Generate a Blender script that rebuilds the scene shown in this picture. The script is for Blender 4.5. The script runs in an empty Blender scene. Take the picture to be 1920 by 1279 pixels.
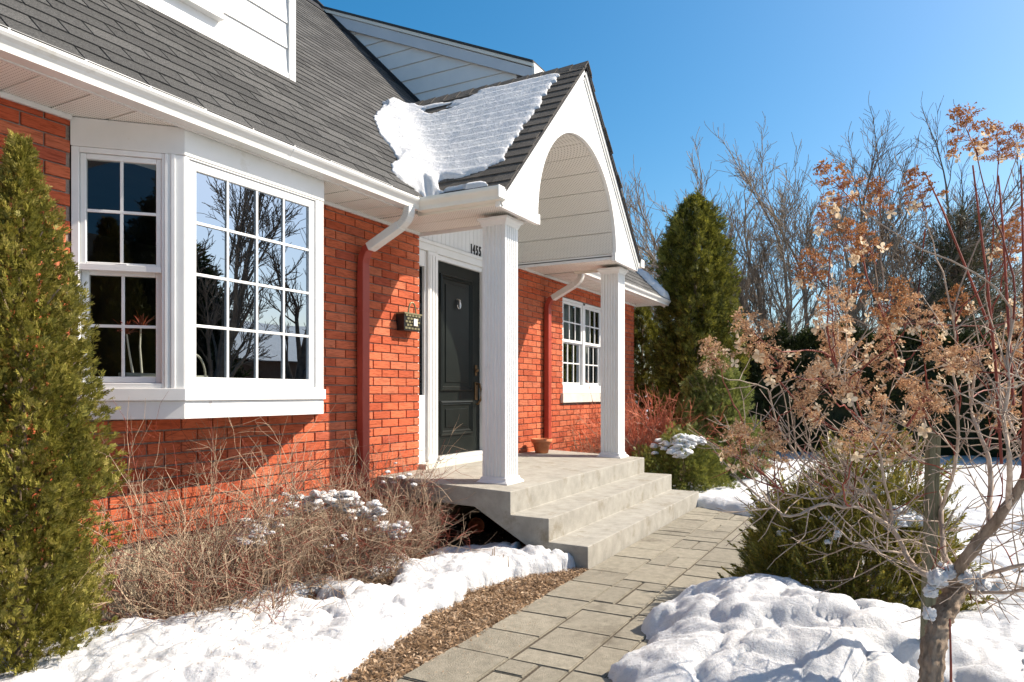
import bpy, bmesh, math, random
import numpy as np
from mathutils import Vector, Matrix

# ------------------------------------------------------------------ camera, light, exposure
H = 1.19                                   # camera height above the path; facade runs along X, outdoors is -Y
YAW = math.radians(28.4)
FPX = 1331.0                               # focal length in pixels of the 1920 wide photograph
scene = bpy.context.scene
cam_data = bpy.data.cameras.new('camera')
cam = bpy.data.objects.new('camera', cam_data)
scene.collection.objects.link(cam)
cam.location = (0, 0, H)
cam.rotation_euler = (math.radians(90), 0, YAW - math.radians(90))
cam_data.sensor_width = 36.0
cam_data.lens = 36.0 * FPX / 1920.0
cam_data.shift_y = (737 - 639.5) / 1920.0
cam_data.clip_end = 3000
scene.camera = cam

SUN = Vector((0.80, -1.0, 1.13)).normalized()
world = bpy.data.worlds.new('World'); scene.world = world; world.use_nodes = True
wn = world.node_tree.nodes; wl = world.node_tree.links
bg = wn['Background']
sky = wn.new('ShaderNodeTexSky'); sky.sky_type = 'NISHITA'; sky.sun_disc = False
sky.sun_elevation = math.asin(SUN.z); sky.sun_rotation = math.atan2(SUN.x, SUN.y)
sky.altitude = 300; sky.air_density = 1.0; sky.dust_density = 2.3; sky.ozone_density = 2.4
hs = wn.new('ShaderNodeHueSaturation'); hs.inputs['Saturation'].default_value = 1.45; hs.inputs['Hue'].default_value = 0.488
wl.new(sky.outputs[0], hs.inputs['Color']); wl.new(hs.outputs[0], bg.inputs[0]); bg.inputs[1].default_value = 0.105
ld = bpy.data.lights.new('sun', 'SUN'); ld.energy = 5.0; ld.angle = math.radians(0.5); ld.color = (1.0, 0.90, 0.76)
sun = bpy.data.objects.new('sun', ld); scene.collection.objects.link(sun)
sun.rotation_euler = SUN.to_track_quat('Z', 'Y').to_euler()
scene.view_settings.view_transform = 'Standard'
scene.view_settings.look = 'None'
scene.view_settings.exposure = 0.80
scene.view_settings.gamma = 1.0
scene.view_settings.use_curve_mapping = False

# ------------------------------------------------------------------ helpers
COL = scene.collection
PI = math.pi
rng = np.random.default_rng(7)
random.seed(11)
FW = (math.cos(YAW), math.sin(YAW)); RT = (math.sin(YAW), -math.cos(YAW))

def ray(px, py):
    return (FW[0] + (px - 960) / FPX * RT[0], FW[1] + (px - 960) / FPX * RT[1], -(py - 737) / FPX)
def at_d(px, py, d):                       # point at depth d along the view
    r = ray(px, py); return Vector((r[0] * d, r[1] * d, H + r[2] * d))
def at_z(px, py, z=0.0):
    r = ray(px, py); t = (z - H) / r[2]; return Vector((r[0] * t, r[1] * t, z))

def link(o, parent=None):
    COL.objects.link(o)
    if parent is not None: o.parent = parent
    return o
def empty(name, loc=(0, 0, 0), label=None, cat=None, group=None, kind=None):
    o = bpy.data.objects.new(name, None); COL.objects.link(o); o.location = loc
    o.empty_display_size = 0.1
    return tag(o, label, cat, group, kind)
def tag(o, label=None, cat=None, group=None, kind=None):
    if label: o['label'] = label
    if cat: o['category'] = cat
    if group: o['group'] = group
    if kind: o['kind'] = kind
    return o

class MB:
    def __init__(s): s.v = []; s.f = []
    def box(s, x0, x1, y0, y1, z0, z1):
        n = len(s.v)
        s.v += [(x0, y0, z0), (x1, y0, z0), (x1, y1, z0), (x0, y1, z0), (x0, y0, z1), (x1, y0, z1), (x1, y1, z1), (x0, y1, z1)]
        s.f += [tuple(n + i for i in q) for q in ((0, 3, 2, 1), (4, 5, 6, 7), (0, 1, 5, 4), (1, 2, 6, 5), (2, 3, 7, 6), (3, 0, 4, 7))]
        return s
    def obox(s, o, u, v, w, a0, a1, b0, b1, c0, c1):     # box in the frame o,u,v,w
        n = len(s.v); o = Vector(o)
        for c in (c0, c1):
            for a, b in ((a0, b0), (a1, b0), (a1, b1), (a0, b1)):
                s.v.append(tuple(o + Vector(u) * a + Vector(v) * b + Vector(w) * c))
        s.f += [tuple(n + i for i in q) for q in ((0, 3, 2, 1), (4, 5, 6, 7), (0, 1, 5, 4), (1, 2, 6, 5), (2, 3, 7, 6), (3, 0, 4, 7))]
        return s
    def prism(s, poly, axis, a0, a1):                    # poly of 2-tuples extruded along an axis; axis 0: (y,z), 1: (x,z), 2: (x,y)
        n = len(s.v); k = len(poly)
        for a in (a0, a1):
            for p, q in poly:
                s.v.append({0: (a, p, q), 1: (p, a, q), 2: (p, q, a)}[axis])
        s.f.append(tuple(range(n + k - 1, n - 1, -1))); s.f.append(tuple(range(n + k, n + 2 * k)))
        for i in range(k):
            j = (i + 1) % k; s.f.append((n + i, n + j, n + k + j, n + k + i))
        return s
    def lathe(s, prof, cx, cy, cz, seg=20, cap=True):
        n = len(s.v)
        for r, z in prof:
            for i in range(seg):
                a = 2 * PI * i / seg; s.v.append((cx + r * math.cos(a), cy + r * math.sin(a), cz + z))
        for k in range(len(prof) - 1):
            for i in range(seg):
                j = (i + 1) % seg
                s.f.append((n + k * seg + i, n + k * seg + j, n + (k + 1) * seg + j, n + (k + 1) * seg + i))
        if cap:
            s.f.append(tuple(n + i for i in range(seg - 1, -1, -1)))
        return s
    def mesh(s, name, m, smooth=False, fix=True):
        me = bpy.data.meshes.new(name); me.from_pydata(s.v, [], s.f)
        if m: me.materials.append(m)
        if fix:
            b = bmesh.new(); b.from_mesh(me); bmesh.ops.recalc_face_normals(b, faces=b.faces); b.to_mesh(me); b.free()
        if smooth: me.polygons.foreach_set('use_smooth', [True] * len(me.polygons))
        return me
    def build(s, name, m, parent=None, bevel=0.0, smooth=False):
        o = bpy.data.objects.new(name, s.mesh(name, m, smooth)); link(o, parent)
        if bevel:
            b = o.modifiers.new('bevel', 'BEVEL'); b.width = bevel; b.segments = 2; b.limit_method = 'ANGLE'
        return o

def np_mesh(name, V, F, m, parent=None, smooth=False):   # V (n,3), F (m,k) arrays
    me = bpy.data.meshes.new(name)
    V = np.asarray(V, dtype=np.float32); F = np.asarray(F, dtype=np.int32)
    k = F.shape[1]
    me.vertices.add(len(V)); me.vertices.foreach_set('co', V.ravel())
    me.loops.add(F.size); me.loops.foreach_set('vertex_index', F.ravel())
    me.polygons.add(len(F)); me.polygons.foreach_set('loop_start', np.arange(len(F), dtype=np.int32) * k)
    if smooth: me.polygons.foreach_set('use_smooth', np.ones(len(F), dtype=bool))
    me.update(calc_edges=True); me.validate()
    if m: me.materials.append(m)
    if name is None: return me
    o = bpy.data.objects.new(name, me); link(o, parent); return o

def scatter(TV, TF, P, R, S):              # template copied by positions, rotations (n,3,3), scales
    TV = np.asarray(TV); TF = np.asarray(TF); n = len(P)
    V = np.einsum('nij,kj->nki', R, TV) * np.asarray(S).reshape(n, 1, 1) + np.asarray(P)[:, None, :]
    F = TF[None] + (np.arange(n) * len(TV))[:, None, None]
    return V.reshape(-1, 3), F.reshape(-1, TF.shape[1])

def frames(D, roll):                       # rotation matrices whose Z axis is D, rolled
    D = D / np.linalg.norm(D, axis=1, keepdims=True)
    ref = np.where(np.abs(D[:, 2:3]) > 0.95, np.array([[1.0, 0, 0]]), np.array([[0, 0, 1.0]]))
    X = np.cross(ref, D); X /= np.linalg.norm(X, axis=1, keepdims=True)
    Y = np.cross(D, X)
    c = np.cos(roll)[:, None]; s_ = np.sin(roll)[:, None]
    return np.stack([X * c + Y * s_, -X * s_ + Y * c, D], axis=2)

class Tubes:
    def __init__(s): s.V = []; s.F = []; s.n = 0
    def add(s, pts, rad, sides=4):
        P = np.asarray(pts, dtype=float); k = len(P)
        T = np.gradient(P, axis=0); T /= np.linalg.norm(T, axis=1, keepdims=True) + 1e-9
        ref = np.array([0, 0, 1.0]) if abs(T[0][2]) < 0.9 else np.array([1.0, 0, 0])
        X = np.cross(T, ref); X /= np.linalg.norm(X, axis=1, keepdims=True) + 1e-9
        Y = np.cross(T, X)
        a = np.arange(sides) * 2 * PI / sides
        R = np.asarray(rad, dtype=float)[:, None, None]
        ring = P[:, None, :] + R * (np.cos(a)[None, :, None] * X[:, None, :] + np.sin(a)[None, :, None] * Y[:, None, :])
        s.V.append(ring.reshape(-1, 3))
        i = np.arange(k - 1)[:, None] * sides; j = np.arange(sides)[None]; j2 = (j + 1) % sides
        f = np.stack([i + j, i + j2, i + sides + j2, i + sides + j], axis=2).reshape(-1, 4) + s.n
        s.F.append(f); s.n += k * sides
    def build(s, name, m, parent=None, smooth=True):
        return np_mesh(name, np.concatenate(s.V), np.concatenate(s.F), m, parent, smooth)

def unit(v): return v / (np.linalg.norm(v) + 1e-9)
def wander(p, d, length, n, bend, up=0.0, rs=rng):
    pts = [np.array(p, dtype=float)]; d = unit(np.array(d, dtype=float)); st = length / n
    for _ in range(n):
        d = unit(d + rs.normal(0, bend, 3) + np.array([0, 0, up])); pts.append(pts[-1] + d * st)
    return pts, d

# value noise on numpy arrays
_perm = np.random.default_rng(3).random(65536)
def _h(ix, iy, iz): return _perm[(ix * 73856093 ^ iy * 19349663 ^ iz * 83492791) & 65535]
def vnoise(x, y, z=0.0):
    x = np.asarray(x, float); y = np.asarray(y, float); z = np.zeros_like(x) + z
    ix = np.floor(x).astype(np.int64); iy = np.floor(y).astype(np.int64); iz = np.floor(z).astype(np.int64)
    fx = x - ix; fy = y - iy; fz = z - iz
    fx = fx * fx * fx * (fx * (fx * 6 - 15) + 10); fy = fy * fy * fy * (fy * (fy * 6 - 15) + 10); fz = fz * fz * (3 - 2 * fz)
    def L(a, b, t): return a + (b - a) * t
    r = [L(L(_h(ix, iy, iz + k), _h(ix + 1, iy, iz + k), fx), L(_h(ix, iy + 1, iz + k), _h(ix + 1, iy + 1, iz + k), fx), fy) for k in (0, 1)]
    return L(r[0], r[1], fz) * 2 - 1
def fbm(x, y, z=0.0, o=4):
    s = 0; a = 1.0; t = 0
    for i in range(o):
        s = s + a * vnoise(x * 2 ** i + 13.1 * i, y * 2 ** i + 7.7 * i, z); t += a; a *= 0.5
    return s / t
def billow(x, y, o=3):
    s = 0; a = 1.0; t = 0
    for i in range(o):
        s = s + a * np.sin(PI / 2 * np.clip(np.abs(vnoise(x * 2 ** i + 31.7 * i, y * 2 ** i + 9.3 * i)) * 1.7, 0, 1)); t += a; a *= 0.5
    return s / t
def sstep(a, b, x):
    t = np.clip((x - a) / (b - a), 0, 1); return t * t * (3 - 2 * t)

# ------------------------------------------------------------------ materials
def new_mat(name):
    m = bpy.data.materials.new(name); m.use_nodes = True
    nt = m.node_tree; return m, nt.nodes, nt.links, nt.nodes['Principled BSDF']
def N(nodes, t, **kw):
    n = nodes.new(t)
    for k, v in kw.items(): setattr(n, k, v)
    return n
def ramp(nodes, stops):
    r = nodes.new('ShaderNodeValToRGB'); e = r.color_ramp.elements
    while len(e) < len(stops): e.new(0.5)
    for i, (p, c) in enumerate(stops):
        e[i].position = p; e[i].color = (*c, 1)
    return r
def mat(name, c1, c2=None, scale=20.0, rough=0.6, bump=0.0, bscale=None, detail=6, stretch=None, spec=0.4, island=0.0, hue=None, metal=0.0, obj_rand=0.0, wear=None):
    """noise-mixed base colour, optional relief, optional variation from piece to piece"""
    m, nd, lk, bs = new_mat(name)
    bs.inputs['Roughness'].default_value = rough; bs.inputs['Metallic'].default_value = metal
    bs.inputs['Specular IOR Level'].default_value = spec
    co = N(nd, 'ShaderNodeNewGeometry')
    vec = co.outputs['Position']
    if stretch:
        mp = N(nd, 'ShaderNodeMapping'); mp.inputs['Scale'].default_value = stretch; lk.new(vec, mp.inputs[0]); vec = mp.outputs[0]
    no = N(nd, 'ShaderNodeTexNoise'); no.inputs['Scale'].default_value = scale; no.inputs['Detail'].default_value = detail; no.inputs['Roughness'].default_value = 0.62
    lk.new(vec, no.inputs['Vector'])
    c2 = c2 or tuple(min(1, x * 1.12) for x in c1)
    r = ramp(nd, [(0.32, c1), (0.68, c2)]); lk.new(no.outputs[0], r.inputs[0]); out = r.outputs[0]
    if island or obj_rand:
        oi = N(nd, 'ShaderNodeObjectInfo')
        ad = N(nd, 'ShaderNodeMath', operation='ADD'); lk.new(co.outputs['Random Per Island'], ad.inputs[0]); lk.new(oi.outputs['Random'], ad.inputs[1])
        fr = N(nd, 'ShaderNodeMath', operation='FRACT'); lk.new(ad.outputs[0], fr.inputs[0])
        am = island or obj_rand
        if hue:
            r2 = ramp(nd, hue); lk.new(fr.outputs[0], r2.inputs[0])
            mx = N(nd, 'ShaderNodeMix', data_type='RGBA', blend_type='MIX'); mx.inputs[0].default_value = am
            lk.new(out, mx.inputs[6]); lk.new(r2.outputs[0], mx.inputs[7]); out = mx.outputs[2]
        else:
            mr = N(nd, 'ShaderNodeMapRange'); mr.inputs[3].default_value = 1 - am; mr.inputs[4].default_value = 1 + am
            lk.new(fr.outputs[0], mr.inputs[0])
            mx = N(nd, 'ShaderNodeMix', data_type='RGBA', blend_type='MULTIPLY'); mx.inputs[0].default_value = 1
            lk.new(out, mx.inputs[6]); lk.new(mr.outputs[0], mx.inputs[7]); out = mx.outputs[2]
    if wear:                                # (colour, scale, threshold) blotches
        wc, ws, wt = wear
        n2 = N(nd, 'ShaderNodeTexNoise'); n2.inputs['Scale'].default_value = ws; n2.inputs['Detail'].default_value = 8; n2.inputs['Roughness'].default_value = 0.7
        lk.new(co.outputs['Position'], n2.inputs['Vector'])
        mr = N(nd, 'ShaderNodeMapRange'); mr.inputs[1].default_value = wt; mr.inputs[2].default_value = wt + 0.16; lk.new(n2.outputs[0], mr.inputs[0])
        mx = N(nd, 'ShaderNodeMix', data_type='RGBA'); lk.new(mr.outputs[0], mx.inputs[0]); lk.new(out, mx.inputs[6]); mx.inputs[7].default_value = (*wc, 1); out = mx.outputs[2]
    lk.new(out, bs.inputs['Base Color'])
    if bump:
        n3 = N(nd, 'ShaderNodeTexNoise'); n3.inputs['Scale'].default_value = bscale or scale * 3; n3.inputs['Detail'].default_value = 8; n3.inputs['Roughness'].default_value = 0.7
        lk.new(vec, n3.inputs['Vector'])
        b = N(nd, 'ShaderNodeBump'); b.inputs['Strength'].default_value = bump; b.inputs['Distance'].default_value = 0.01
        lk.new(n3.outputs[0], b.inputs['Height']); lk.new(b.outputs[0], bs.inputs['Normal'])
    return m

def leaf_mat(name, stops, rough=0.55, trans=0.25):
    m, nd, lk, bs = new_mat(name)
    g = N(nd, 'ShaderNodeNewGeometry'); oi = N(nd, 'ShaderNodeObjectInfo')
    no = N(nd, 'ShaderNodeTexNoise'); no.inputs['Scale'].default_value = 6; lk.new(g.outputs['Position'], no.inputs['Vector'])
    a = N(nd, 'ShaderNodeMath', operation='MULTIPLY'); lk.new(g.outputs['Random Per Island'], a.inputs[0]); a.inputs[1].default_value = 0.6
    b = N(nd, 'ShaderNodeMath', operation='MULTIPLY_ADD'); lk.new(no.outputs[0], b.inputs[0]); b.inputs[1].default_value = 0.7; lk.new(a.outputs[0], b.inputs[2])
    c = N(nd, 'ShaderNodeMath', operation='SUBTRACT'); lk.new(b.outputs[0], c.inputs[0]); c.inputs[1].default_value = 0.15
    r = ramp(nd, stops); lk.new(c.outputs[0], r.inputs[0]); lk.new(r.outputs[0], bs.inputs['Base Color'])
    bs.inputs['Roughness'].default_value = rough; bs.inputs['Specular IOR Level'].default_value = 0.3
    tr = N(nd, 'ShaderNodeBsdfTranslucent'); lk.new(r.outputs[0], tr.inputs['Color'])
    mx = N(nd, 'ShaderNodeMixShader'); mx.inputs[0].default_value = trans
    lk.new(bs.outputs[0], mx.inputs[1]); lk.new(tr.outputs[0], mx.inputs[2])
    lk.new(mx.outputs[0], nd['Material Output'].inputs['Surface'])
    return m

def brick_mat(name):
    m, nd, lk, bs = new_mat(name)
    g = N(nd, 'ShaderNodeNewGeometry'); oi = N(nd, 'ShaderNodeObjectInfo')
    ad = N(nd, 'ShaderNodeMath', operation='ADD'); lk.new(g.outputs['Random Per Island'], ad.inputs[0]); lk.new(oi.outputs['Random'], ad.inputs[1])
    fr = N(nd, 'ShaderNodeMath', operation='FRACT'); lk.new(ad.outputs[0], fr.inputs[0])
    r = ramp(nd, [(0.0, (0.40, 0.080, 0.034)), (0.3, (0.48, 0.108, 0.046)), (0.65, (0.54, 0.138, 0.062)), (0.93, (0.50, 0.150, 0.075)), (1.0, (0.36, 0.065, 0.034))])
    lk.new(fr.outputs[0], r.inputs[0])
    mp = N(nd, 'ShaderNodeMapping'); mp.inputs['Scale'].default_value = (9, 9, 95); lk.new(g.outputs['Position'], mp.inputs[0])
    ofs = N(nd, 'ShaderNodeVectorMath', operation='ADD'); lk.new(mp.outputs[0], ofs.inputs[0]); lk.new(fr.outputs[0], ofs.inputs[1])
    no = N(nd, 'ShaderNodeTexNoise'); no.inputs['Scale'].default_value = 1.6; no.inputs['Detail'].default_value = 5; no.inputs['Distortion'].default_value = 0.6; lk.new(ofs.outputs[0], no.inputs['Vector'])
    r2 = ramp(nd, [(0.36, (0.62, 0.55, 0.52)), (0.5, (1, 1, 1)), (0.75, (1.2, 1.22, 1.25))]); lk.new(no.outputs[0], r2.inputs[0])
    mx = N(nd, 'ShaderNodeMix', data_type='RGBA', blend_type='MULTIPLY'); mx.inputs[0].default_value = 0.85
    lk.new(r.outputs[0], mx.inputs[6]); lk.new(r2.outputs[0], mx.inputs[7])
    n4 = N(nd, 'ShaderNodeTexNoise'); n4.inputs['Scale'].default_value = 1.7; n4.inputs['Detail'].default_value = 7; lk.new(g.outputs['Position'], n4.inputs['Vector'])
    r4 = ramp(nd, [(0.35, (0.82, 0.82, 0.82)), (0.65, (1.1, 1.1, 1.1))]); lk.new(n4.outputs[0], r4.inputs[0])
    m2 = N(nd, 'ShaderNodeMix', data_type='RGBA', blend_type='MULTIPLY'); m2.inputs[0].default_value = 1
    lk.new(mx.outputs[2], m2.inputs[6]); lk.new(r4.outputs[0], m2.inputs[7])
    lk.new(m2.outputs[2], bs.inputs['Base Color']); bs.inputs['Roughness'].default_value = 0.85; bs.inputs['Specular IOR Level'].default_value = 0.2
    b = N(nd, 'ShaderNodeBump'); b.inputs['Strength'].default_value = 0.9; b.inputs['Distance'].default_value = 0.004
    lk.new(no.outputs[0], b.inputs['Height']); lk.new(b.outputs[0], bs.inputs['Normal'])
    return m

def perf_mat(name, axes, pitch, col=(0.78, 0.77, 0.71)):      # vinyl soffit with rows of small vent holes; axes: which coords carry the grid
    m, nd, lk, bs = new_mat(name)
    g = N(nd, 'ShaderNodeNewGeometry'); sp = N(nd, 'ShaderNodeSeparateXYZ'); lk.new(g.outputs['Position'], sp.inputs[0])
    def cell(sock, p, off=None):
        a = N(nd, 'ShaderNodeMath', operation='DIVIDE'); lk.new(sock, a.inputs[0]); a.inputs[1].default_value = p
        s = a.outputs[0]
        if off is not None:
            b = N(nd, 'ShaderNodeMath', operation='ADD'); lk.new(s, b.inputs[0]); lk.new(off, b.inputs[1]); s = b.outputs[0]
        f = N(nd, 'ShaderNodeMath', operation='FRACT'); lk.new(s, f.inputs[0])
        c = N(nd, 'ShaderNodeMath', operation='SUBTRACT'); lk.new(f.outputs[0], c.inputs[0]); c.inputs[1].default_value = 0.5
        return c.outputs[0], s
    a, sa = cell(sp.outputs[axes[0]], pitch)
    fl = N(nd, 'ShaderNodeMath', operation='FLOOR'); lk.new(sa, fl.inputs[0])
    hf = N(nd, 'ShaderNodeMath', operation='MULTIPLY'); lk.new(fl.outputs[0], hf.inputs[0]); hf.inputs[1].default_value = 0.5
    b, sb = cell(sp.outputs[axes[1]], pitch, hf.outputs[0])
    a2 = N(nd, 'ShaderNodeMath', operation='MULTIPLY'); lk.new(a, a2.inputs[0]); lk.new(a, a2.inputs[1])
    b2 = N(nd, 'ShaderNodeMath', operation='MULTIPLY_ADD'); lk.new(b, b2.inputs[0]); lk.new(b, b2.inputs[1]); lk.new(a2.outputs[0], b2.inputs[2])
    lt = N(nd, 'ShaderNodeMath', operation='LESS_THAN'); lk.new(b2.outputs[0], lt.inputs[0]); lt.inputs[1].default_value = 0.035
    mx = N(nd, 'ShaderNodeMix', data_type='RGBA'); lk.new(lt.outputs[0], mx.inputs[0]); mx.inputs[6].default_value = (*col, 1); mx.inputs[7].default_value = (0.22, 0.19, 0.15, 1)
    lk.new(mx.outputs[2], bs.inputs['Base Color']); bs.inputs['Roughness'].default_value = 0.55
    return m

def glass_mat(name, boost=0.16):
    m, nd, lk, bs = new_mat(name)
    nd.remove(bs)
    gl = N(nd, 'ShaderNodeBsdfGlossy'); gl.inputs['Roughness'].default_value = 0.0; gl.inputs['Color'].default_value = (0.33, 0.38, 0.43, 1)
    tr = N(nd, 'ShaderNodeBsdfTransparent'); tr.inputs['Color'].default_value = (0.72, 0.76, 0.75, 1)
    fr = N(nd, 'ShaderNodeFresnel'); fr.inputs['IOR'].default_value = 1.6
    ad = N(nd, 'ShaderNodeMath', operation='ADD'); ad.use_clamp = True; lk.new(fr.outputs[0], ad.inputs[0]); ad.inputs[1].default_value = boost
    g = N(nd, 'ShaderNodeNewGeometry'); no = N(nd, 'ShaderNodeTexNoise'); no.inputs['Scale'].default_value = 2.2; no.inputs['Detail'].default_value = 1; lk.new(g.outputs['Position'], no.inputs['Vector'])
    b = N(nd, 'ShaderNodeBump'); b.inputs['Strength'].default_value = 0.05; b.inputs['Distance'].default_value = 0.02; lk.new(no.outputs[0], b.inputs['Height']); lk.new(b.outputs[0], gl.inputs['Normal'])
    mx = N(nd, 'ShaderNodeMixShader'); lk.new(ad.outputs[0], mx.inputs[0]); lk.new(tr.outputs[0], mx.inputs[1]); lk.new(gl.outputs[0], mx.inputs[2])
    lk.new(mx.outputs[0], nd['Material Output'].inputs['Surface'])
    return m

def snow_mat(name):
    m, nd, lk, bs = new_mat(name)
    g = N(nd, 'ShaderNodeNewGeometry')
    no = N(nd, 'ShaderNodeTexNoise'); no.inputs['Scale'].default_value = 3; no.inputs['Detail'].default_value = 8; lk.new(g.outputs['Position'], no.inputs['Vector'])
    r = ramp(nd, [(0.35, (0.58, 0.585, 0.60)), (0.7, (0.68, 0.675, 0.67))]); lk.new(no.outputs[0], r.inputs[0]); lk.new(r.outputs[0], bs.inputs['Base Color'])
    bs.inputs['Roughness'].default_value = 0.75; bs.inputs['Specular IOR Level'].default_value = 0.25
    bs.inputs['Subsurface Weight'].default_value = 0.25; bs.inputs['Subsurface Radius'].default_value = (0.03, 0.035, 0.045); bs.inputs['Subsurface Scale'].default_value = 0.5
    n2 = N(nd, 'ShaderNodeTexNoise'); n2.inputs['Scale'].default_value = 22; n2.inputs['Detail'].default_value = 9; n2.inputs['Roughness'].default_value = 0.72; lk.new(g.outputs['Position'], n2.inputs['Vector'])
    n3 = N(nd, 'ShaderNodeTexNoise'); n3.inputs['Scale'].default_value = 420; n3.inputs['Detail'].default_value = 2; lk.new(g.outputs['Position'], n3.inputs['Vector'])
    b = N(nd, 'ShaderNodeBump'); b.inputs['Strength'].default_value = 0.7; b.inputs['Distance'].default_value = 0.03; lk.new(n2.outputs[0], b.inputs['Height'])
    b2 = N(nd, 'ShaderNodeBump'); b2.inputs['Strength'].default_value = 0.35; b2.inputs['Distance'].default_value = 0.003; lk.new(n3.outputs[0], b2.inputs['Height']); lk.new(b.outputs[0], b2.inputs['Normal'])
    lk.new(b2.outputs[0], bs.inputs['Normal'])
    return m

WHITE = mat('white_paint', (0.70, 0.70, 0.67), (0.75, 0.75, 0.73), 3, 0.45, 0.08, 40, wear=((0.55, 0.53, 0.46), 4.0, 0.60))
VINYL = mat('white_vinyl', (0.70, 0.70, 0.68), (0.755, 0.755, 0.74), 4, 0.42, 0.03, 25, wear=((0.60, 0.585, 0.53), 3.0, 0.62))
ALU = mat('white_aluminium', (0.64, 0.635, 0.60), (0.72, 0.715, 0.69), 2.5, 0.34, 0.03, 6, wear=((0.54, 0.51, 0.43), 6.0, 0.60))
BEIGE = mat('cream_aluminium', (0.72, 0.69, 0.60), (0.76, 0.73, 0.65), 3, 0.45)
GREYB = mat('grey_blue', (0.52, 0.56, 0.60), (0.58, 0.61, 0.64), 3, 0.5)  # even grey blue, darker than the white trim
SIDING = mat('pale_siding', (0.70, 0.71, 0.70), (0.76, 0.76, 0.74), 3, 0.5, 0.05, 30)
SOFF = perf_mat('perforated_soffit', (0, 1), 0.016)
SOFFV = perf_mat('perforated_vault', (1, 2), 0.016, (0.70, 0.68, 0.62))
BRICK = brick_mat('red_rug_brick')
MORTAR = mat('mortar', (0.22, 0.165, 0.135), (0.34, 0.27, 0.225), 60, 0.95, 0.6, 160)
CONC = mat('concrete', (0.27, 0.255, 0.22), (0.37, 0.35, 0.305), 9, 0.88, 0.6, 90, wear=((0.21, 0.18, 0.13), 5.0, 0.54))
FOUND = mat('foundation_parging', (0.50, 0.43, 0.30), (0.62, 0.55, 0.40), 9, 0.9, 0.6, 50)
SILLC = mat('sill_concrete', (0.55, 0.53, 0.46), (0.63, 0.61, 0.54), 9, 0.88, 0.4, 70)
PAVE = mat('paver_concrete', (0.21, 0.19, 0.145), (0.30, 0.27, 0.21), 24, 0.85, 0.8, 130, island=0.12, wear=((0.13, 0.11, 0.08), 2.6, 0.56))
SAND = mat('joint_sand', (0.05, 0.042, 0.03), (0.13, 0.10, 0.07), 120, 0.95, 0.8, 300)
SOIL = mat('bed_soil', (0.05, 0.033, 0.022), (0.14, 0.095, 0.06), 30, 0.95, 1.0, 80)
SHING = mat('asphalt_shingle', (0.022, 0.022, 0.022), (0.132, 0.129, 0.123), 150, 0.9, 1.0, 200, detail=5, island=0.33)
SHING_B = mat('asphalt_shingle_brown', (0.03, 0.026, 0.022), (0.15, 0.132, 0.112), 150, 0.9, 1.0, 200, detail=5, island=0.28)
ROOFD = mat('roof_felt', (0.018, 0.018, 0.02), (0.03, 0.03, 0.032), 60, 0.95)
DOORM = mat('black_green_door_paint', (0.006, 0.008, 0.007), (0.010, 0.013, 0.011), 6, 0.35, 0.06, 120, spec=.22, wear=((0.035, 0.038, 0.032), 9.0, 0.74))
METALD = mat('aged_bronze', (0.10, 0.06, 0.03), (0.20, 0.12, 0.06), 60, 0.4, metal=0.9)
SILVER = mat('pewter', (0.55, 0.54, 0.50), (0.65, 0.64, 0.6), 60, 0.3, metal=0.9)
REDPIPE = mat('red_painted_aluminium', (0.30, 0.042, 0.026), (0.36, 0.056, 0.034), 6, 0.42, 0.02, 10)
BLACKP = mat('black_enamel', (0.01, 0.01, 0.01), (0.015, 0.015, 0.015), 6, 0.4)
OLIVE = mat('olive_tin', (0.17, 0.15, 0.08), (0.26, 0.23, 0.13), 70, 0.45, metal=0.3)
TERRA = mat('terracotta', (0.46, 0.15, 0.06), (0.58, 0.22, 0.10), 14, 0.85, 0.2, 60)
GLASS = glass_mat('window_glass', 0.05)
SNOW = snow_mat('snow')
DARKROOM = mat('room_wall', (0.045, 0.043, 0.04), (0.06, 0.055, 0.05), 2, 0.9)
CURT = mat('sheer_curtain', (0.50, 0.50, 0.46), (0.62, 0.61, 0.57), 10, 0.9, 0.3, 25, stretch=(6, 6, 0.3))
WOODG = mat('weathered_stake', (0.10, 0.10, 0.06), (0.20, 0.19, 0.12), 14, 0.9, 0.8, 40, stretch=(3, 3, 0.4))
BARK = mat('hydrangea_bark', (0.13, 0.09, 0.06), (0.38, 0.29, 0.21), 26, 0.95, 1.0, 50, stretch=(1, 1, 0.35))
TWIGG = mat('grey_tan_twig', (0.26, 0.19, 0.145), (0.46, 0.37, 0.29), 30, 0.85, island=0.2)
TWIGR = mat('red_brown_shoot', (0.14, 0.026, 0.016), (0.27, 0.058, 0.03), 30, 0.6, island=0.2)
TWIGB = mat('bush_twig', (0.22, 0.15, 0.10), (0.48, 0.36, 0.25), 18, 0.85, island=0.35)
TWIGW = mat('dogwood_twig', (0.42, 0.10, 0.05), (0.62, 0.22, 0.12), 18, 0.7, island=0.3)
TREEB = mat('far_bark', (0.12, 0.082, 0.058), (0.24, 0.175, 0.125), 4, 0.95)
TREEG = mat('far_bark_grey', (0.17, 0.125, 0.09), (0.32, 0.25, 0.18), 4, 0.95)
ARBOR = leaf_mat('arborvitae_leaf', [(0.0, (0.05, 0.052, 0.010)), (0.3, (0.15, 0.145, 0.022)), (0.65, (0.28, 0.25, 0.045)), (0.9, (0.42, 0.34, 0.10)), (1.0, (0.40, 0.20, 0.08))])
ARBORD = leaf_mat('cedar_leaf', [(0.0, (0.02, 0.028, 0.007)), (0.4, (0.10, 0.105, 0.016)), (0.75, (0.24, 0.23, 0.035)), (1.0, (0.36, 0.30, 0.07))])
ARBORL = leaf_mat('young_cedar_leaf', [(0.0, (0.05, 0.065, 0.018)), (0.45, (0.19, 0.22, 0.05)), (1.0, (0.38, 0.38, 0.13))])
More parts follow.
